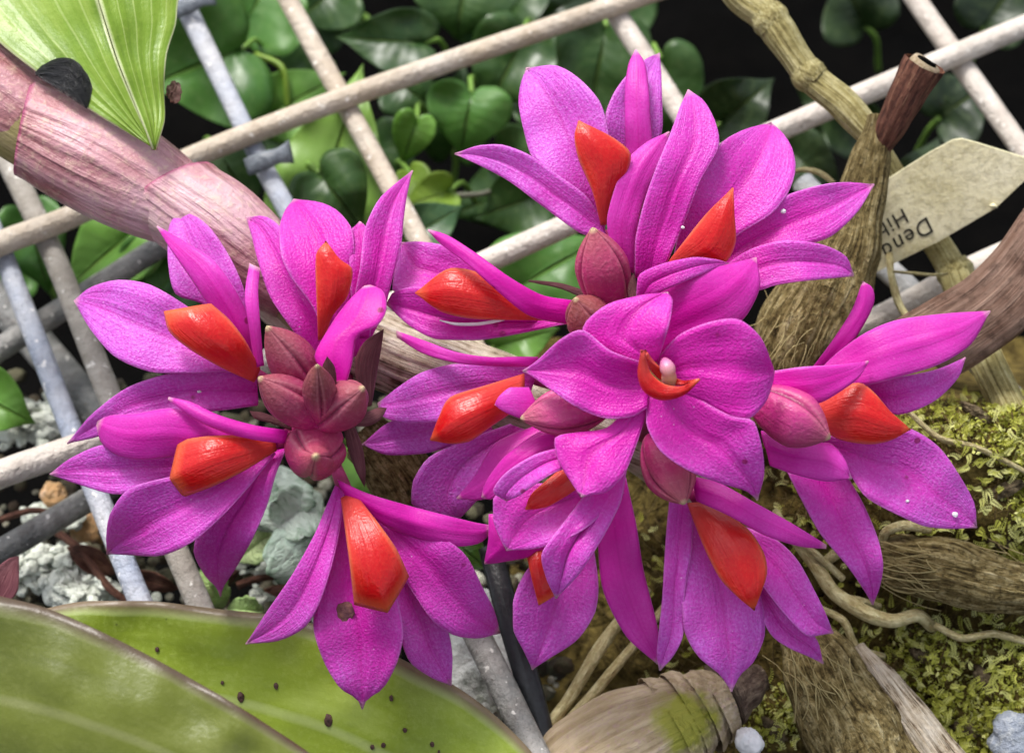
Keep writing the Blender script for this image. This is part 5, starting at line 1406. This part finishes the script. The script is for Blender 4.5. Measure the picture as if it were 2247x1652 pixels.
bud(LC, (705, 925, 0.7), (567, 828, 1.25), 50, BR, "bud pointing left with a cream tip", 0.5, 2, 0.6)
bud(LC, (705, 915, 0.9), (696, 800, 1.6), 36, col('#803848'), "smallest bud in the middle of the left cluster", 0.5, 3, 0.2)
bud(LC, (705, 925, 0.7), (798, 850, 1.35), 52, BR, "bud on the right of the left cluster's middle", 0.5, 4, 0.1)
bud(LC, (690, 960, 0.4), (693, 1000, 1.55), 66, BP, "round bud seen end-on below the other buds", 0.45, 5, 0.5, mid=(693, 1010, 0.95))
bud(RC, (1348, 690, 0.4), (1300, 500, 1.0), 58, BP, "tall pink bud beside the topmost flower", 0.55, 6, 0.9)
bud(RC, (1310, 725, 0.6), (1262, 655, 1.0), 50, col('#8e4048'), "stubby brownish bud left of the facing flower", 0.4, 7, 0.2)
bud(RC, (1330, 890, 0.9), (1142, 918, 1.1), 52, BM, "glossy pink bud tucked under the facing flower's left petal", 0.5, 8, 1.2)
bud(RC, (1655, 870, 0.9), (1822, 962, 1.2), 62, BM, "plump pink bud behind the facing flower on the right", 0.55, 9, 1.5)
bud(RC, (1435, 960, 0.6), (1502, 1106, 1.1), 56, BP, "hanging pinkish bud below the facing flower", 0.55, 10, 1.0)
def bract(cluster, L, R, z, **k):
    return sheet("bract", BRACT, L, R, z, cluster, th=0.04, **k)
bract(LC, [(800, 895), (783, 840), (780, 790), (800, 750), (842, 722)], [(815, 890), (825, 830), (832, 790), (838, 755), (842, 722)], (0.5, 0.55, 0.7), cup=-0.3)
bract(LC, [(722, 880), (716, 830), (708, 805), (718, 782)], [(735, 885), (738, 840), (734, 805), (718, 782)], (1.1, 1.2, 1.3), cup=-0.4)
bract(LC, [(760, 900), (800, 905), (830, 895), (848, 896)], [(770, 935), (805, 935), (832, 922), (848, 896)], (1.0, 0.9, 0.8), cup=-0.4)
bract(LC, [(755, 940), (762, 980), (780, 1030), (800, 1068)], [(778, 935), (795, 980), (802, 1030), (800, 1068)], (0.6, 0.6, 0.5), cup=-0.2)
bract(LC, [(640, 945), (600, 930), (560, 918), (548, 902)], [(640, 925), (605, 915), (575, 905), (548, 902)], (0.6, 0.65, 0.7), cup=-0.3)
bract(RC, [(1320, 690), (1290, 660), (1230, 632), (1160, 618)], [(1315, 650), (1290, 640), (1230, 622), (1160, 615)], (0.4, 0.3, 0.2), cup=-0.3)
bract(RC, [(1380, 660), (1378, 630), (1390, 600)], [(1400, 660), (1398, 630), (1390, 600)], (0.8, 0.8, 0.8), cup=-0.3)
bract(RC, [(1160, 850), (1120, 850), (1095, 870), (1086, 888)], [(1190, 920), (1150, 920), (1110, 905), (1086, 888)], (0.95, 1.0, 0.95), cup=-0.2).data.materials[0] = PET_OUT
tube("cluster_stalk", STALK, [(750, 830, -1.0), (720, 880, -0.3), (700, 915, 0.5), (700, 920, 0.9)], [26, 30, 32, 20], LC, ns=18, nl=18, lump=0.06)
tube("cluster_stalk", STALK, [(1420, 960, -1.6), (1405, 920, -0.8), (1400, 880, 0.2), (1410, 850, 1.0)], [26, 28, 28, 24], RC, ns=18, nl=18, lump=0.06)

V, F = rock_mesh(401, 17 * K * CM, 24 * K * CM, 12 * K * CM, 14, 0.9)
p = P(382, 203, -1.0)
o = mk_obj("dry_scrap", [p + RT * v[0] + UP * v[1] + NRM * v[2] for v in V], F, simple("dry_scrap", col('#7c5a4c'), col('#c09a88'), 700, 0.8, 0.0005))
tag(o, "crumpled pinkish-brown dry scrap hanging beside the bright leaf's edge", "debris")
for fl_, key, x, y, r_ in [(f2, 's1', 492, 1054, 5), (f2, 's1', 526, 1044, 4), (ff, 'p2', 2092, 1128, 7), (ff, 'p2', 1990, 1100, 4), (fb, 's2', 1716, 462, 6), (fb, 's1', 1500, 500, 4), (f1, 's2', 438, 861, 5)]:
    p, n = on_sheet(fl_[key], x, y, 0.03)
    V, F = rock_mesh(int(x), r_ * K * CM, r_ * 0.9 * K * CM, r_ * 0.6 * K * CM, 7, 0.02)
    mk_obj("water_drop", [p + RT * v[0] + UP * v[1] + NRM * v[2] for v in V], F, WATER, fl_[key])
